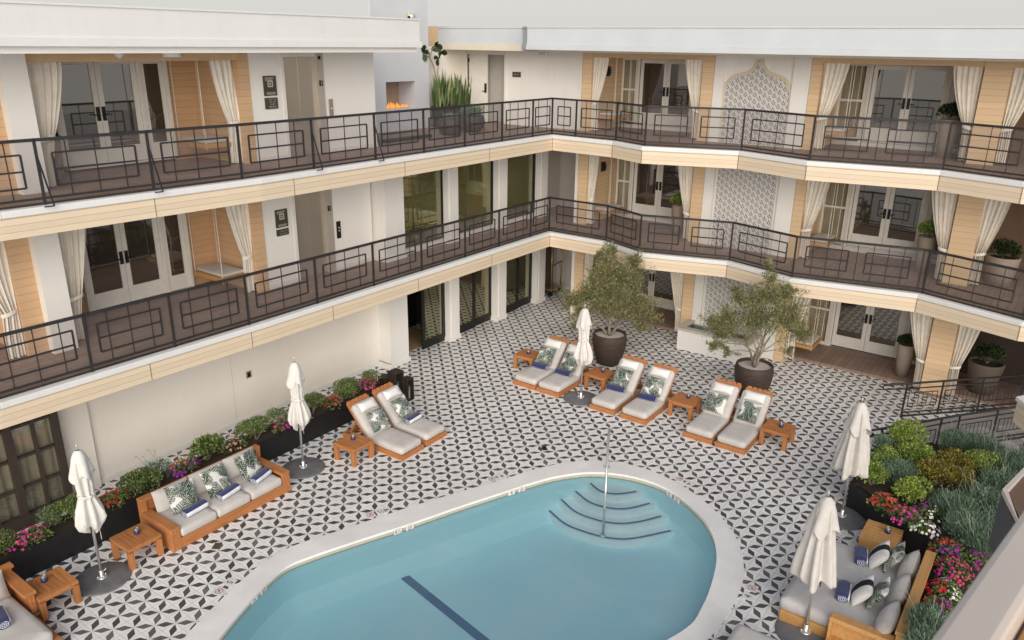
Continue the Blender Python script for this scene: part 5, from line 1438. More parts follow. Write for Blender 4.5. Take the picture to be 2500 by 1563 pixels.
def flowers(x, y, z, rx, ry, h, pal, label, seed, n=70, leaves_=500, fr=.021):
    r = random.Random(seed); t = thing('flower_clump', label, 'flowers', (x, y, z))
    m = MB(); clump(m, (0, 0, h * .3), rx, ry, h * .6, leaves_, .05, .016, r, 6); m.build('foliage', M['impat'], t)
    m = MB(); cols = []
    ctr = [(rdir(r), r.choice(pal)) for _ in range(7)]
    for q in range(int(n * .8)):
        d = rdir(r); d.z = abs(d.z) * .9 + .15; d.normalize()
        p = Vector((d.x * rx * r.uniform(.7, 1.08), d.y * ry * r.uniform(.7, 1.08), h * .3 + d.z * h * .72 * r.uniform(.85, 1.15)))
        c_ = min(ctr, key=lambda e: (e[0] - d).length + r.uniform(0, .5))[1]
        c_ = tuple(v * r.uniform(.75, 1.15) for v in c_)
        nn = (d + Vector((0, 0, .5)) + rdir(r) * .5).normalized(); u = nn.cross(Vector((.3, .8, .1))).normalized(); v = nn.cross(u)
        f = fr * r.uniform(.8, 1.2); a0 = r.random() * 6
        for k_ in range(5):
            a = a0 + k_ * 2 * pi / 5
            dd = u * math.cos(a) + v * math.sin(a); ss = nn.cross(dd)
            m.face([p, p + dd * f * .75 + ss * f * .55 + nn * .006, p + dd * f * 1.15, p + dd * f * .75 - ss * f * .55 + nn * .006])
            cols += [tuple(c * .8 for c in c_)] + [c_] * 3
    m.build('blossoms', M['petal'], t, cols=cols)
    return t
def blades(x, y, z, rx, h, n, mat, label, seed, w=.006, plumes=0, cat='plant', spread=.5, name='lavender'):
    r = random.Random(seed); t = thing(name, label, cat, (x, y, z)); m = MB()
    for q in range(n if name != 'lavender' else n // 4):
        a = r.uniform(0, 6.28); rad = rx * math.sqrt(r.random()) * .75
        p = Vector((rad * math.cos(a), rad * math.sin(a), r.uniform(0, h * .45)))
        d = Vector((math.cos(a) * spread * rad / rx + r.gauss(0, .25), math.sin(a) * spread * rad / rx + r.gauss(0, .25), 1))
        leaf(m, p, d, h * r.uniform(.35, .6), w, r.uniform(0, 3), bend=h * .05)
    if name == 'lavender': clump(m, (0, 0, h * .28), rx * 1.05, rx * 1.05, h * .5, int(n * 1.6), .055, .0045, r, 9, up=1.0)
    m.build('foliage', M[mat], t)
    if plumes:
        m = MB()
        for q in range(plumes):
            a = r.uniform(0, 6.28); rad = rx * math.sqrt(r.random()) * .8
            p = Vector((rad * math.cos(a), rad * math.sin(a), h * .55)); d = Vector((math.cos(a) * .45 + r.gauss(0, .2), math.sin(a) * .45 + r.gauss(0, .2), 1)).normalized()
            L_ = h * r.uniform(.4, .7); e = p + d * L_; k_ = e + Vector((d.x, d.y, -.1)) * .07
            m.tube([p, e, k_], .0028, 4)
            for s_ in range(7): leaf(m, e.lerp(k_, s_ / 7), Vector((r.gauss(0, 1), r.gauss(0, 1), .6)), .022, .006)
        m.build('flower_spikes', M['plume'], t)
    return t

# left trough
t = thing('planter_trough', 'long black planter trough in front of the cream wall', 'planter', (7.0, 12.3, 0))
m = MB(); x0, x1 = -5.0, 4.78
m.box(x0, -.24, 0, x1, -.21, .5); m.box(x0, .21, 0, x1, .24, .5); m.box(x0, -.21, 0, x0 + .03, .21, .5); m.box(x1 - .03, -.21, 0, x1, .21, .5); m.build('trough', M['planter'], t, bevel=.006)
m = MB(); m.box(x0 + .03, -.21, .05, x1 - .03, .21, .45); m.build('soil', M['soil'], t)
Zt = .44
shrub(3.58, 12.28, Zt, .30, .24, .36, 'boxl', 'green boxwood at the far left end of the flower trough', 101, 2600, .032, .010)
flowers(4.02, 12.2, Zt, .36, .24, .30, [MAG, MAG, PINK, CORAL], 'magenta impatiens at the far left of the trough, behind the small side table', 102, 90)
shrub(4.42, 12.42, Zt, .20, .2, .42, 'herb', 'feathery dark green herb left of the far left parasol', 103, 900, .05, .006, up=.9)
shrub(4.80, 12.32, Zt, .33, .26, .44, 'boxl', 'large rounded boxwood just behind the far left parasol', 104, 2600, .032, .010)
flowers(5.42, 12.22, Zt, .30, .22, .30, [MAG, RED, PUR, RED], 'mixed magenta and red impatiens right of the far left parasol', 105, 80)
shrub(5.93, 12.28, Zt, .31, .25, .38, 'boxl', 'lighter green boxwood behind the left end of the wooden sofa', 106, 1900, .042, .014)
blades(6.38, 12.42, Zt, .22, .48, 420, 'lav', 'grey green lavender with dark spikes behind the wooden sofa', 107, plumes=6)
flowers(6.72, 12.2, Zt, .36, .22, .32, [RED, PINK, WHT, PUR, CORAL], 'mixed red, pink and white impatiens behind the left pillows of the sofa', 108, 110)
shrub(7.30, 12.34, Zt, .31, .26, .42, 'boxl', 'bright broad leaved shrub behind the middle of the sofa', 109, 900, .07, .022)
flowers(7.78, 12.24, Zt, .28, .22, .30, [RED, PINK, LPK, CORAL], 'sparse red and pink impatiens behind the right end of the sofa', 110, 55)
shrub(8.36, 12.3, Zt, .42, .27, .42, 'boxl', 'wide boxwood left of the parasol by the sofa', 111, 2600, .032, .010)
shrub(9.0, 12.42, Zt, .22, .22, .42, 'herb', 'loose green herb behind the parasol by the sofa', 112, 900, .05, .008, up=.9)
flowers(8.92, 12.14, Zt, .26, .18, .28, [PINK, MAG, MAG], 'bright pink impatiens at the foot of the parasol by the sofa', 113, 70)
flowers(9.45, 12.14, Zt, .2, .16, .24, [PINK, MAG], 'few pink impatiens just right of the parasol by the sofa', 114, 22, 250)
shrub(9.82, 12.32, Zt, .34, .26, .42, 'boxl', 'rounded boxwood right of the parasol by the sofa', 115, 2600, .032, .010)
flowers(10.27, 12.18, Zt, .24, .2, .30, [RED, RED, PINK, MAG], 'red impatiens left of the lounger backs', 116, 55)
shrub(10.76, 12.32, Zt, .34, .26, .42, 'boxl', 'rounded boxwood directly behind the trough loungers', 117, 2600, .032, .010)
flowers(11.30, 12.22, Zt, .36, .22, .32, [PINK, CORAL, RED, MAG, CORAL], 'pink and coral impatiens at the right end of the trough', 118, 120)
shrub(11.62, 12.42, Zt, .22, .2, .38, 'herb', 'grey green herb at the right end of the trough beside the lanterns', 119, 900, .05, .008, up=.9)

# olive trees in pots
def pot(x, y, label):
    t = thing('tree_pot', label, 'planter', (x, y, 0))
    m = MB(); m.lathe([(.001, .0), (.27, 0), (.30, .03), (.38, .25), (.44, .5), (.455, .68), (.43, .84), (.41, .85), (.39, .84), (.40, .74)], 40); m.build('pot', M['pot'], t, smooth=True)
    m = MB(); m.lathe([(.001, .775), (.40, .765)], 24); m.build('gravel', M['gravel'], t)
    return t
pot(17.15, 9.2, 'tall ridged brown pot behind the first two lounger pairs'); pot(17.42, 5.42, 'ridged brown pot behind the nearest right-hand loungers')
def olive(x, y, label, seed, crown, n=9000):
    r = random.Random(seed); t = thing('olive_tree', label, 'tree', (x, y, .77)); tips = []
    m = MB()
    heads = []
    for q in range(6):
        a = q * 1.05 + r.uniform(-.3, .3); L_ = r.uniform(.7, 1.0)
        p = Vector((.03 * math.cos(a), .03 * math.sin(a), -.02)); pts = [p.copy()]
        d = Vector((math.cos(a) * r.uniform(.25, .6), math.sin(a) * r.uniform(.25, .6), 1)).normalized()
        for k_ in range(4):
            d = (d + Vector((r.gauss(0, .18), r.gauss(0, .18), r.gauss(0, .08)))).normalized(); p = p + d * L_ / 4; pts.append(p.copy())
        m.tube(pts, [.034, .028, .023, .018, .014], 7); heads.append((pts, d))
    m.build('trunk', M['bark'], t, smooth=True)
    b = MB(); f = MB(); lobes = crown
    ctr = [Vector(c[:3]) for c in lobes]; tot = sum(c[3] ** 2 * c[4] for c in lobes)
    for (cx, cy, cz, rad, rzr) in lobes:
        c = Vector((cx, cy, cz)); pts, d = min(heads, key=lambda h: (h[0][-1] - c).length)
        s0 = pts[r.choice((2, 3, 4))]; mid = s0.lerp(c, .55) + Vector((r.gauss(0, .05), r.gauss(0, .05), .05))
        b.tube([s0, mid, c], [.014, .010, .005], 5)
        ns = int(max(6, 80 * rad ** 2 * rzr / tot * 4.2)); lv_ = int(n * rad ** 2 * rzr / tot / ns)
        for q in range(ns):
            dd = rdir(r); e = c + Vector((dd.x * rad, dd.y * rad, dd.z * rad * rzr)) * (r.uniform(.35, 1.0) if r.random() < .85 else 1.25)
            s_ = c.lerp(e, .1); b.tube([s_, s_.lerp(e, .6) + Vector((0, 0, .03)), e], [.005, .0035, .002], 4, cap=False)
            tw = (e - c).normalized(); sg = .6 * rad * r.uniform(.25, .55)
            for k_ in range(lv_):
                u = r.random(); p = s_.lerp(e, .15 + .9 * u) + Vector((r.gauss(0, sg * .5), r.gauss(0, sg * .5), r.gauss(0, sg * .45)))
                o = tw * .7 + rdir(r) * .9 + Vector((0, 0, .35)); leaf(f, p, o, r.uniform(.045, .08), r.uniform(.007, .012), r.uniform(0, 3))
    b.build('branches', M['bark'], t); f.build('crown', M['olive'], t)
    return t
# lobes: x,y,z relative to root, radius, z ratio  (image right is about (.59,-.81))
def lob(u, w, z, rad, k_=1.0): return ((.59 * u + .3 * w) * 1.1, (-.81 * u + .4 * w) * 1.1, z * 1.06 + .05, rad * 1.22, k_)
olive(17.15, 9.2, 'bushy grey green olive tree in the pot behind the white parasol', 5,
      [lob(-.1, 0, 1.0, .62, .85), lob(-.62, .1, .95, .42, .9), lob(.55, 0, .85, .5, .9), lob(.05, -.2, 1.5, .45, 1), lob(-.4, .1, 1.5, .34, 1), lob(.45, .1, 1.45, .38, .9), lob(-.05, .1, 2.05, .24, 1.3), lob(.48, 0, 1.9, .26, 1), lob(-.75, 0, .5, .32, .7), lob(.85, .1, .45, .33, .6), lob(.15, .2, .55, .4, .6), lob(-.95, .05, .8, .3, .8), lob(-.8, 0, .2, .24, .7), lob(.75, 0, .2, .26, .7), lob(-.35, -.1, 1.95, .2, 1.1)], 30000)
olive(17.42, 5.42, 'airier olive tree in the pot in front of the tile panel', 8,
      [lob(-.05, 0, 1.15, .55, .8), lob(-.6, .1, 1.05, .4, .8), lob(.55, 0, 1.2, .46, 1), lob(.05, -.1, 1.65, .42, .8), lob(-.35, .1, 1.55, .3, .8), lob(.5, .1, 1.7, .3, .8), lob(.06, 0, 2.25, .15, 1.4), lob(-.75, 0, .75, .26, .7), lob(-.62, 0, .32, .2, .7), lob(.85, .05, .75, .34, .9), lob(.72, 0, .3, .2, .6), lob(-.6, 0, 1.75, .16, 1), lob(-.95, .1, .95, .3, .9), lob(-.85, .05, .45, .24, .8), lob(.1, 0, 1.95, .2, 1)], 23000)

# right flower bed
BED = [(13.75, 2.3), (13.72, 2.15), (12.55, .66), (9.3, .60), (9.3, -1.0), (17.0, -1.0), (16.75, .3), (16.35, 1.45), (15.9, 2.25)]
t = thing('flower_bed', 'raised black edged flower bed on the right side', 'planter', (13.0, .4, 0)); bo = (-13.0, -.4, 0)
m = MB(); m.prism(BED, 0, .5); m.build('black_edging', M['planter'], t, off=bo)
m = MB(); m.prism(shrink(BED, .06), .45, .512); m.build('soil', M['soil'], t, off=bo)
ZB = .5
shrub(15.95, 1.75, ZB, .52, .42, .52, 'lime', 'bright lime shrub at the back corner of the right bed below the stair rail', 201, 2200)
shrub(15.25, 2.05, ZB, .26, .24, .5, 'lav', 'small feathery green plant at the left rear of the right bed', 202, 900, .05, .006, up=.9)
shrub(15.25, 1.50, ZB, .50, .40, .52, 'box', 'large variegated rounded boxwood in the right bed', 203, 2600)
shrub(14.60, 1.95, ZB, .42, .30, .50, 'box', 'mid green boxwood at the left edge of the right bed', 204, 2000)
shrub(13.92, 1.98, ZB, .30, .28, .48, 'box', 'small rounded boxwood over the front left corner of the right bed', 205, 1500)
blades(14.25, 1.62, ZB, .38, .62, 1000, 'lav', 'soft dark lavender between the boxwoods of the right bed', 206)
shrub(13.75, 1.28, ZB, .34, .30, .46, 'lime', 'lime broad leaved shrub above the red flowers of the right bed', 207, 1300, .06, .018)
shrub(14.62, 1.05, ZB, .42, .36, .46, 'rust', 'russet and green shrub left of centre in the right bed', 208, 1900)
shrub(15.2, .85, ZB, .42, .34, .46, 'rust', 'russet shrub in the middle of the right bed', 209, 1900)
shrub(15.55, .42, ZB, .40, .36, .46, 'lime', 'yellow green shrub right of the russet shrubs', 210, 1700)
shrub(14.75, .62, ZB, .34, .30, .40, 'rust', 'low russet shrub nearest the lavender in the right bed', 211, 1300)
flowers(13.18, 1.62, ZB, .28, .26, .30, [CORAL, RED, CORAL], 'coral red impatiens spilling over the front edge of the right bed', 212, 110)
flowers(13.0, 1.28, ZB, .28, .26, .28, [RED, MAG, PINK, RED], 'crimson impatiens in the middle of the right bed front', 213, 100)
flowers(13.3, .98, ZB, .26, .26, .28, [PUR, WHT, MAG], 'purple and white impatiens behind the crimson ones', 214, 55)
flowers(12.82, .92, ZB, .26, .24, .26, [WHT, WHT, WHT], 'white impatiens at the edge of the right bed above the side table', 215, 60)
flowers(12.35, .52, ZB, .30, .24, .28, [MAG, PUR, RED, PINK], 'magenta and purple impatiens at the far end of the daybed back', 216, 110)
flowers(11.85, .38, ZB, .34, .28, .28, [RED, PINK, MAG], 'large red and pink impatiens mass behind the daybed', 217, 140)
flowers(12.3, .12, ZB, .28, .26, .28, [PUR, MAG, PUR], 'purple impatiens under the dark lavender', 218, 60)
flowers(11.25, .42, ZB, .3, .24, .26, [RED, MAG, WHT], 'red impatiens with few white blooms behind the middle of the daybed back', 219, 90)
flowers(10.75, .40, ZB, .3, .24, .26, [MAG, PUR, RED], 'magenta impatiens behind the near end of the daybed', 220, 100)
lavs = [((13.62, .62), .36, 'dark lavender beside the russet shrub'), ((13.15, .40), .36, 'dark lavender behind the white impatiens'), ((14.15, .22), .40, 'lavender with pale spikes in the middle of the right bed'), ((14.9, .05), .40, 'lavender with pale spikes near the yellow green shrub'), ((15.85, -.1), .5, 'tall lavender at the back of the right bed below the rocks'),
        ((12.75, .05), .36, 'lavender with pale spikes near the purple impatiens'), ((13.5, -.15), .38, 'lavender beside the dark wooden box'), ((10.25, .42), .3, 'small lavender at the near end of the right bed'), ((9.75, .35), .3, 'small lavender nearest the camera in the right bed'), ((16.3, .5), .36, 'lavender clump in front of the pale rocks'), ((16.2, 1.0), .3, 'small lavender clump behind the big variegated boxwood'), ((16.5, -.45), .4, 'lavender clump at the far right under the lower railing'), ((14.4, -.35), .4, 'lavender clump half hidden by the wooden balcony box')]
for i, ((x, y), r_, lb) in enumerate(lavs): blades(x, y, ZB, r_, .58, int(2100 * r_ / .36), 'lav', lb, 230 + i, w=.005, plumes=16 if 'pale' in lb or 'tall' in lb else 5)

# balcony plants
def bowl(x, y, z, s, label):
    t = thing('planter_bowl', label, 'planter', (x, y, z)); m = MB()
    m.lathe([(.001, 0), (.20 * s, 0), (.28 * s, .10 * s), (.33 * s, .24 * s), (.31 * s, .36 * s), (.27 * s, .42 * s), (.25 * s, .42 * s), (.25 * s, .36 * s)], 32); m.build('bowl', plain('charcoal_bowl', rgb(.04, .034, .033), .6, var=.15), t, smooth=True)
    m = MB(); m.lathe([(.001, .37 * s), (.25 * s, .36 * s)], 20); m.build('soil', M['soil'], t)
bowl(16.72, 14.2, Z3, 1.1, 'dark round planter bowl on the top terrace, the left of the two'); bowl(17.72, 14.25, Z3, 1.1, 'dark round planter bowl on the top terrace, the right of the two')
blades(16.72, 14.2, Z3 + .4, .26, .22, 420, 'lav', 'low green herb in the left terrace bowl', 301, w=.007, cat='herb', name='herb_plant'); blades(17.72, 14.25, Z3 + .4, .34, .42, 620, 'lav', 'taller fluffy green herb in the right terrace bowl', 302, w=.007, cat='herb', spread=.9, name='herb_plant')
t = thing('planter_box', 'black planter box against the terrace wall beside the chimney tower', 'planter', (18.5, 15.7, Z3)); m = MB(); m.box(-.62, -.22, .25, .75, .22, .62); m.box(-.55, -.16, 0, .68, .16, .25); m.build('box', M['planter'], t, bevel=.01)
t = thing('snake_plant', 'dense row of upright snake plant leaves in the black terrace box', 'plant', (18.5, 15.7, Z3 + .6)); r = random.Random(4); m = MB()
for q in range(130):
    p = Vector((r.uniform(-.72, .72), r.uniform(-.2, .2), 0)); h = r.uniform(.5, .98) * (1.1 - .25 * abs(p.x + .2)); d = Vector((r.gauss(0, .10), r.gauss(0, .08), 1)).normalized(); s_ = Vector((math.cos(r.random() * 3), math.sin(r.random() * 3) * .5, 0)).normalized() * r.uniform(.026, .042)
    a, b_, c_ = p, p + d * h * .55, p + d * h
    m.face([a - s_ * .7, a + s_ * .7, b_ + s_, b_ - s_]); m.face([b_ - s_, b_ + s_, c_])
m.build('leaves', M['snake'], t)
t = thing('fig_plant', 'fiddle leaf fig with few large dark leaves behind the snake plants', 'plant', (18.15, 15.95, Z3 + .6)); m = MB(); m.tube([(0, 0, 0), (.02, 0, .7), (-.06, .02, 1.1), (-.25, .0, 1.35), (-.5, -.05, 1.45)], .016, 6); m.tube([(.02, 0, .7), (.1, -.02, 1.15), (.16, 0, 1.5)], .013, 6); m.tube([(-.25, 0, 1.35), (-.12, 0, 1.6), (.0, 0, 1.66)], .011, 6); m.build('stem', M['bark'], t, smooth=True)
m = MB()
for (x, z, n_) in ((-.55, 1.48, 4), (-.02, 1.68, 6), (.17, 1.5, 6), (.12, 1.35, 3), (-.25, 1.5, 3)):
    for q in range(n_):
        d = Vector((r.gauss(0, .8), r.gauss(-.4, .5), r.gauss(.0, .7))).normalized(); p = Vector((x, 0, z)); s_ = d.cross(Vector((.2, 1, .3))).normalized(); L_ = r.uniform(.17, .25); w_ = L_ * .36
        m.face([p, p + d * L_ * .25 + s_ * w_ * .55, p + d * L_ * .65 + s_ * w_, p + d * L_ * .95 + s_ * w_ * .5, p + d * L_ * 1.0 - s_ * w_ * .4, p + d * L_ * .65 - s_ * w_, p + d * L_ * .25 - s_ * w_ * .55])
m.build('leaves', M['dark'], t)
def tallpot(x, y, z, r0, r1, h, label, plabel, seed, pr=.28, ph=.5, mat='dark', pm='taupe'):
    t = thing('tall_planter', label, 'planter', (x, y, z)); m = MB(); m.lathe([(.001, 0), (r0, 0), (r0 * .45 + r1 * .55, h * .5), (r1, h * .97), (r1 * .97, h), (r1 * .85, h), (r1 * .85, h - .06)], 32); m.build('pot', M[pm], t, smooth=True)
    m = MB(); m.lathe([(.001, h - .05), (r1 * .86, h - .06)], 20); m.build('soil', M['soil'], t)
    shrub(x, y, z + h - .06, pr, pr, ph, mat, plabel, seed, 1300, .055, .017)
tallpot(20.85, 2.74, Z3, .15, .21, .86, 'tall taupe planter behind the top floor curtain at the wide tan pier', 'dark glossy shrub in the top floor planter at the wide tan pier', 310, .27, .42)
tallpot(20.85, 9.2, Z2, .14, .20, .82, 'tall taupe planter on the middle floor left of the tile panel', 'green shrub in the middle floor planter left of the tile panel', 311, .24, .40, 'box')
tallpot(20.85, 2.74, Z2, .15, .21, .88, 'tall taupe planter behind the middle floor curtain at the wide tan pier', 'bright green shrub in the middle floor planter at the wide tan pier', 312, .26, .42, 'box')
tallpot(20.85, 1.12, Z2, .26, .36, .66, 'wide taupe planter in the shaded middle floor bay at the right edge', 'dark dome shrub in the wide middle floor planter', 313, .34, .42)
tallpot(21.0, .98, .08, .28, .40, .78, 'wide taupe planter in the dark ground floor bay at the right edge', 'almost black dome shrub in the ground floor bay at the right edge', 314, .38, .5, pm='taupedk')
tallpot(20.85, 2.74, .08, .15, .21, .86, 'tall taupe planter behind the ground floor curtain at the wide tan pier', 'dark shrub hidden behind the ground floor curtain at the wide tan pier', 315, .2, .3)
tallpot(6.45, 14.6, Z3, .14, .21, .72, 'tall dark planter behind the top floor curtain at the white pillar', 'small shrub in the planter behind the top floor curtain at the white pillar', 316, .18, .2)

# ------------------------------------------------------------------ stair rails, paving, rocks at right
t = MB(); t.prism([(16.95, 2.55), (17.9, 2.2), (18.46, 1.83), (19.4, 1.2), (20.2, .6), (20.4, .35), (20.4, -1.9), (16.9, -1.9), (16.9, 1.2)], -.02, .006); tag(t.build('stair_landing', M['concrete']), kind='structure')
for i in range(3):
    m = MB(); a = Vector((18.6 + i * .62, 1.0 - i * .55)); d = Vector((.42, -.34)); n_ = Vector((-.62, -.78))
    m.prism([tuple(a), tuple(a + d), tuple(a + d + n_ * 1.25), tuple(a + n_ * 1.25)], .007, .016 + .0 * i)
    tag(m.build('paving_slab', plain('pale_slab', rgb(.40, .385, .37), .85, var=.1, nscale=3)), kind='structure')
def stair_rail(path, z, label, frames):
    P = [Vector((x, y, 0)) for x, y in path]; c = P[len(P) // 2]; off = (-c.x, -c.y, 0); up = lambda v, h: v + Vector((0, 0, h))
    t = thing('stair_railing', label, 'railing', (c.x, c.y, 0)); hh = z
    m = MB(); m.tube([up(p, hh) for p in P], .026, 8); m.tube([up(P[0], hh), up(P[0], hh - .10) + (P[0] - P[1]).normalized() * .02, up(P[1], hh - .13)] + [up(p, hh - .13) for p in P[2:]], .016, 6); m.build('top_rail', M['metal'], t, off=off, smooth=True)
    m = MB()
    for a, b in zip(P[1:-1], P[2:]): m.bar(up(a, .12), up(b, .12), .026); m.bar(up(a, .03), up(b, .03), .03)
    m.build('bottom_rail', M['metal'], t, off=off)
    for i, p in enumerate(P[1:]):
        m = MB(); m.box(p.x - .02, p.y - .02, 0, p.x + .02, p.y + .02, hh); m.build('post', M['metal'], t, off=off)
    for a, b in zip(P[1:-1], P[2:]):
        L_ = (b - a).length
        if L_ < .5: continue
        m = MB(); u = (b - a) / L_; q = lambda s_, h: a + u * s_ + Vector((0, 0, h)); e = .10
        for h in (hh - .24, .26): m.bar(q(e, h), q(L_ - e, h), .016)
        for s_ in (e, L_ - e): m.bar(q(s_, .26), q(s_, hh - .24), .016)
        nb = max(2, int((L_ - .3) / .11))
        for k_ in range(nb): s_ = e + .14 + (L_ - 2 * e - .28) * k_ / max(1, nb - 1); m.bar(q(s_, .26), q(s_, hh - .24), .011)
        m.build('grille', M['metal'], t, off=off)
    return t
stair_rail([(18.0, 2.66), (18.42, 2.26), (19.1, 1.62), (19.85, .90), (20.65, .15), (21.4, -.55)], .84, 'dark stair railing at the right, the upper one beside the wide tan pier', None)
stair_rail([(15.42, 2.5), (15.8, 2.22), (16.3, 1.84), (17.05, 1.34), (17.45, 1.06), (18.25, .45), (19.0, -.15), (19.7, -.75)], .80, 'dark stair railing at the right, the lower one just behind the flower bed', None)
for i, (x, y, s_) in enumerate(((17.0, .95, .2), (17.2, .6, .26), (17.5, .3, .24), (17.75, .0, .28), (18.1, -.3, .25))):
    r = random.Random(60 + i); m = MB(); m.lathe([(.001, 0), (1, .0), (1.05, .35), (.85, .8), (.4, 1.0), (.001, 1.02)], 9, fn=lambda a, j, z: 1 + .22 * math.sin(2 * a + i) + .12 * math.sin(5 * a + j * 2 + i))
    m.v = [(a * s_ * 1.4, b * s_ * .8, c * s_ * .8) for a, b, c in m.v]
    tag(m.build('rock', M['stone'] if i % 2 else M['whitew'], loc=(x, y, 0), rz=-.65), ('pale low rock, the leftmost of the row below the lower stair railing', 'pale low rock, second from the left below the lower stair railing', 'pale low rock in the middle of the row below the lower stair railing', 'pale low rock, fourth from the left below the lower stair railing', 'pale low rock at the right edge below the lower stair railing')[i], 'rock')

# ------------------------------------------------------------------ the near wing at the right edge
t = thing('balcony_corner', 'cream boarded balcony corner cut by the right edge of the photo', 'balcony', (13.7, .1, 2.45))
m = MB(); m.prism([(0, .02), (1.25, -.75), (1.0, -1.2), (-1.2, -1.0), (-1.0, -.62)], 0, .36); m.build('fascia', M['fascia2'], t)
m = MB(); m.prism([(0, .05), (1.28, -.74), (1.0, -1.2), (-1.2, -1.0), (-1.02, -.6)], .361, .42); m.build('edge_flashing', M['trim'], t)
t = thing('balcony_box', 'beige framed wooden balcony box with dark sides at the right edge', 'balcony box', (9.05, .02, 2.85))
d1, d2 = Vector((.66, -.14)), Vector((-.48, -.155)); o0 = Vector((0, 0))
A = [o0, o0 + d1 * 2, o0 + d1 * 2 + d2 * 2, o0 + d2 * 2]
m = MB(); m.prism([tuple(p) for p in A], 0, .64); m.build('dark_side', plain('dark_blue_panel', rgb(.03, .035, .05), .5, var=.1), t)
m = MB(); In = shrink([tuple(p) for p in A], .055); An = [tuple(p) for p in A]
for i in range(4):
    j = (i + 1) % 4; m.prism([An[i], An[j], In[j], In[i]], .642, .70)
m.build('rim', M['nearrail'], t, bevel=.004)
m = MB(); m.prism(shrink([tuple(p) for p in A], .06), .641, .655); m.build('inside', plain('brown_inside', rgb(.16, .10, .065), .7, var=.12), t)
t = thing('near_handrail', 'blurred wide beige handrail crossing the bottom right corner', 'railing', (1.1, .0, 7.2))
dr = Vector((.5, -.082, 0)).normalized(); nr = Vector((dr.y, -dr.x, 0)); e0 = Vector((-.1, .045, 0)) - dr * 1.0; e1 = Vector((-.1, .045, 0)) + dr * 2.2
m = MB(); w_ = .07
m.prism([tuple((e0)[:2]), tuple(e1[:2]), tuple((e1 + nr * w_)[:2]), tuple((e0 + nr * w_)[:2])], -.02, .05); m.build('rail_cap', M['nearrail'], t, bevel=.012)
m = MB(); f0, f1 = e0 + nr * (w_ + .004), e1 + nr * (w_ + .004)
m.prism([tuple(f0[:2]), tuple(f1[:2]), tuple((f1 + nr * .05)[:2]), tuple((f0 + nr * .05)[:2])], -.05, .0); m.build('rail_batten', M['oak'], t, bevel=.01)

# ------------------------------------------------------------------ camera, light, render
Rv, Uv, Fv = Vector((0, 0, 0)), None, None
F_, P_, R_ = 1917.2, R(19.50), R(.737); TH = R(54.2)
rt = Vector((1, 0, 0)); up_ = Vector((0, math.sin(P_), math.cos(P_))); fw = Vector((0, math.cos(P_), -math.sin(P_)))
Rv = rt * math.cos(R_) + up_ * math.sin(R_); Uv = -rt * math.sin(R_) + up_ * math.cos(R_)
rot = Matrix.Rotation(-TH, 3, 'Z'); Rv, Uv, Fv = rot @ Rv, rot @ Uv, rot @ fw
cam = bpy.data.cameras.new('camera'); co = bpy.data.objects.new('camera', cam); COL.objects.link(co)
co.matrix_world = Matrix(((Rv.x, Uv.x, -Fv.x, 0), (Rv.y, Uv.y, -Fv.y, 0), (Rv.z, Uv.z, -Fv.z, 8.0), (0, 0, 0, 1)))
cam.sensor_width = 36; cam.lens = F_ / 2500 * 36; cam.clip_start = .05; cam.clip_end = 500
cam.dof.use_dof = True; cam.dof.focus_distance = 14; cam.dof.aperture_fstop = 7
scn.camera = co
SUN_EL, SUN_AZ = R(23), R(217)      # azimuth measured from +X towards +Y
wd = bpy.data.worlds.new('World'); scn.world = wd; wd.use_nodes = True
nt = wd.node_tree; bg = nt.nodes['Background']; sk = nt.nodes.new('ShaderNodeTexSky'); sk.sky_type = 'NISHITA'; sk.sun_disc = False
sk.sun_elevation = SUN_EL; sk.sun_rotation = pi / 2 - SUN_AZ; sk.air_density = 1.0; sk.dust_density = 1.5; sk.ozone_density = 1.0
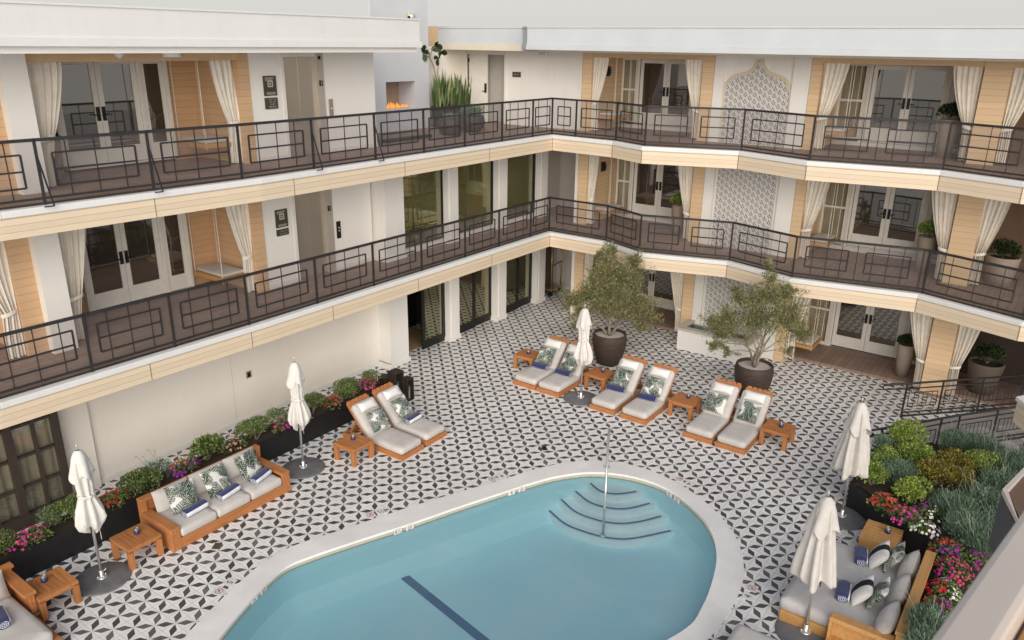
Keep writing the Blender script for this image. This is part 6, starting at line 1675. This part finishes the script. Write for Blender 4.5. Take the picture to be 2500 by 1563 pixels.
# bright city haze whitening the sky towards the horizon
tcw = nt.nodes.new('ShaderNodeTexCoord'); sx = nt.nodes.new('ShaderNodeSeparateXYZ'); nt.links.new(tcw.outputs['Generated'], sx.inputs[0])
mr = nt.nodes.new('ShaderNodeMapRange'); nt.links.new(sx.outputs[2], mr.inputs[0])
for i, q in enumerate((0.0, .6, .95, .1)): mr.inputs[i + 1].default_value = q
mw = nt.nodes.new('ShaderNodeMix'); mw.data_type = 'RGBA'; nt.links.new(mr.outputs[0], mw.inputs[0]); nt.links.new(sk.outputs[0], mw.inputs[6]); mw.inputs[7].default_value = (5.85, 5.74, 5.55, 1)
nt.links.new(mw.outputs[2], bg.inputs[0]); bg.inputs[1].default_value = .12
sl = bpy.data.lights.new('sun', 'SUN'); so = bpy.data.objects.new('sun', sl); COL.objects.link(so)
sl.energy = 3.95; sl.angle = R(65); sl.color = (1, .93, .84)
sd = Vector((math.cos(SUN_EL) * math.cos(SUN_AZ), math.cos(SUN_EL) * math.sin(SUN_AZ), math.sin(SUN_EL)))
so.rotation_euler = sd.to_track_quat('Z', 'Y').to_euler()
scn.render.engine = 'CYCLES'
scn.view_settings.view_transform = 'Standard'; scn.view_settings.look = 'None'; scn.view_settings.exposure = 0
cy = scn.cycles; cy.max_bounces = 10; cy.diffuse_bounces = 6; cy.glossy_bounces = 3; cy.transparent_max_bounces = 12; cy.use_denoising = True
cy.caustics_reflective = False; cy.caustics_refractive = False

GR = {'sun lounger': 'cream sun loungers round the pool', 'side table': 'teak side tables beside the seats', 'parasol': 'closed parasols round the courtyard', 'towel': 'rolled navy and white towels', 'pillow': 'throw pillows on the seats', 'candle holder': 'blue candle holders on the tables', 'curtain': 'cream curtains in the balcony bays', 'swing seat': 'hanging seats in the balcony bays', 'shrub': 'shrubs in the planters', 'flowers': 'impatiens in the flower planters', 'plant': 'lavender and leafy plants', 'depth marker': 'pool depth markers', 'rock': 'pale rocks below the stair railing', 'lantern': 'dark floor lanterns', 'lamp': 'black wall lamps in the bays', 'railing': 'dark metal railings', 'sign': 'dark wall signs', 'call panel': 'lift call panels', 'tree': 'olive trees in pots', 'daybed': 'wooden daybeds', 'drain': 'drain covers in the floor', 'herb': 'herbs in the terrace bowls', 'planter': 'planters', 'building': 'hotel wings'}
for o in scn.objects:
    if o.parent is None and o.get('category') in GR and 'group' not in o: o['group'] = GR[o['category']]
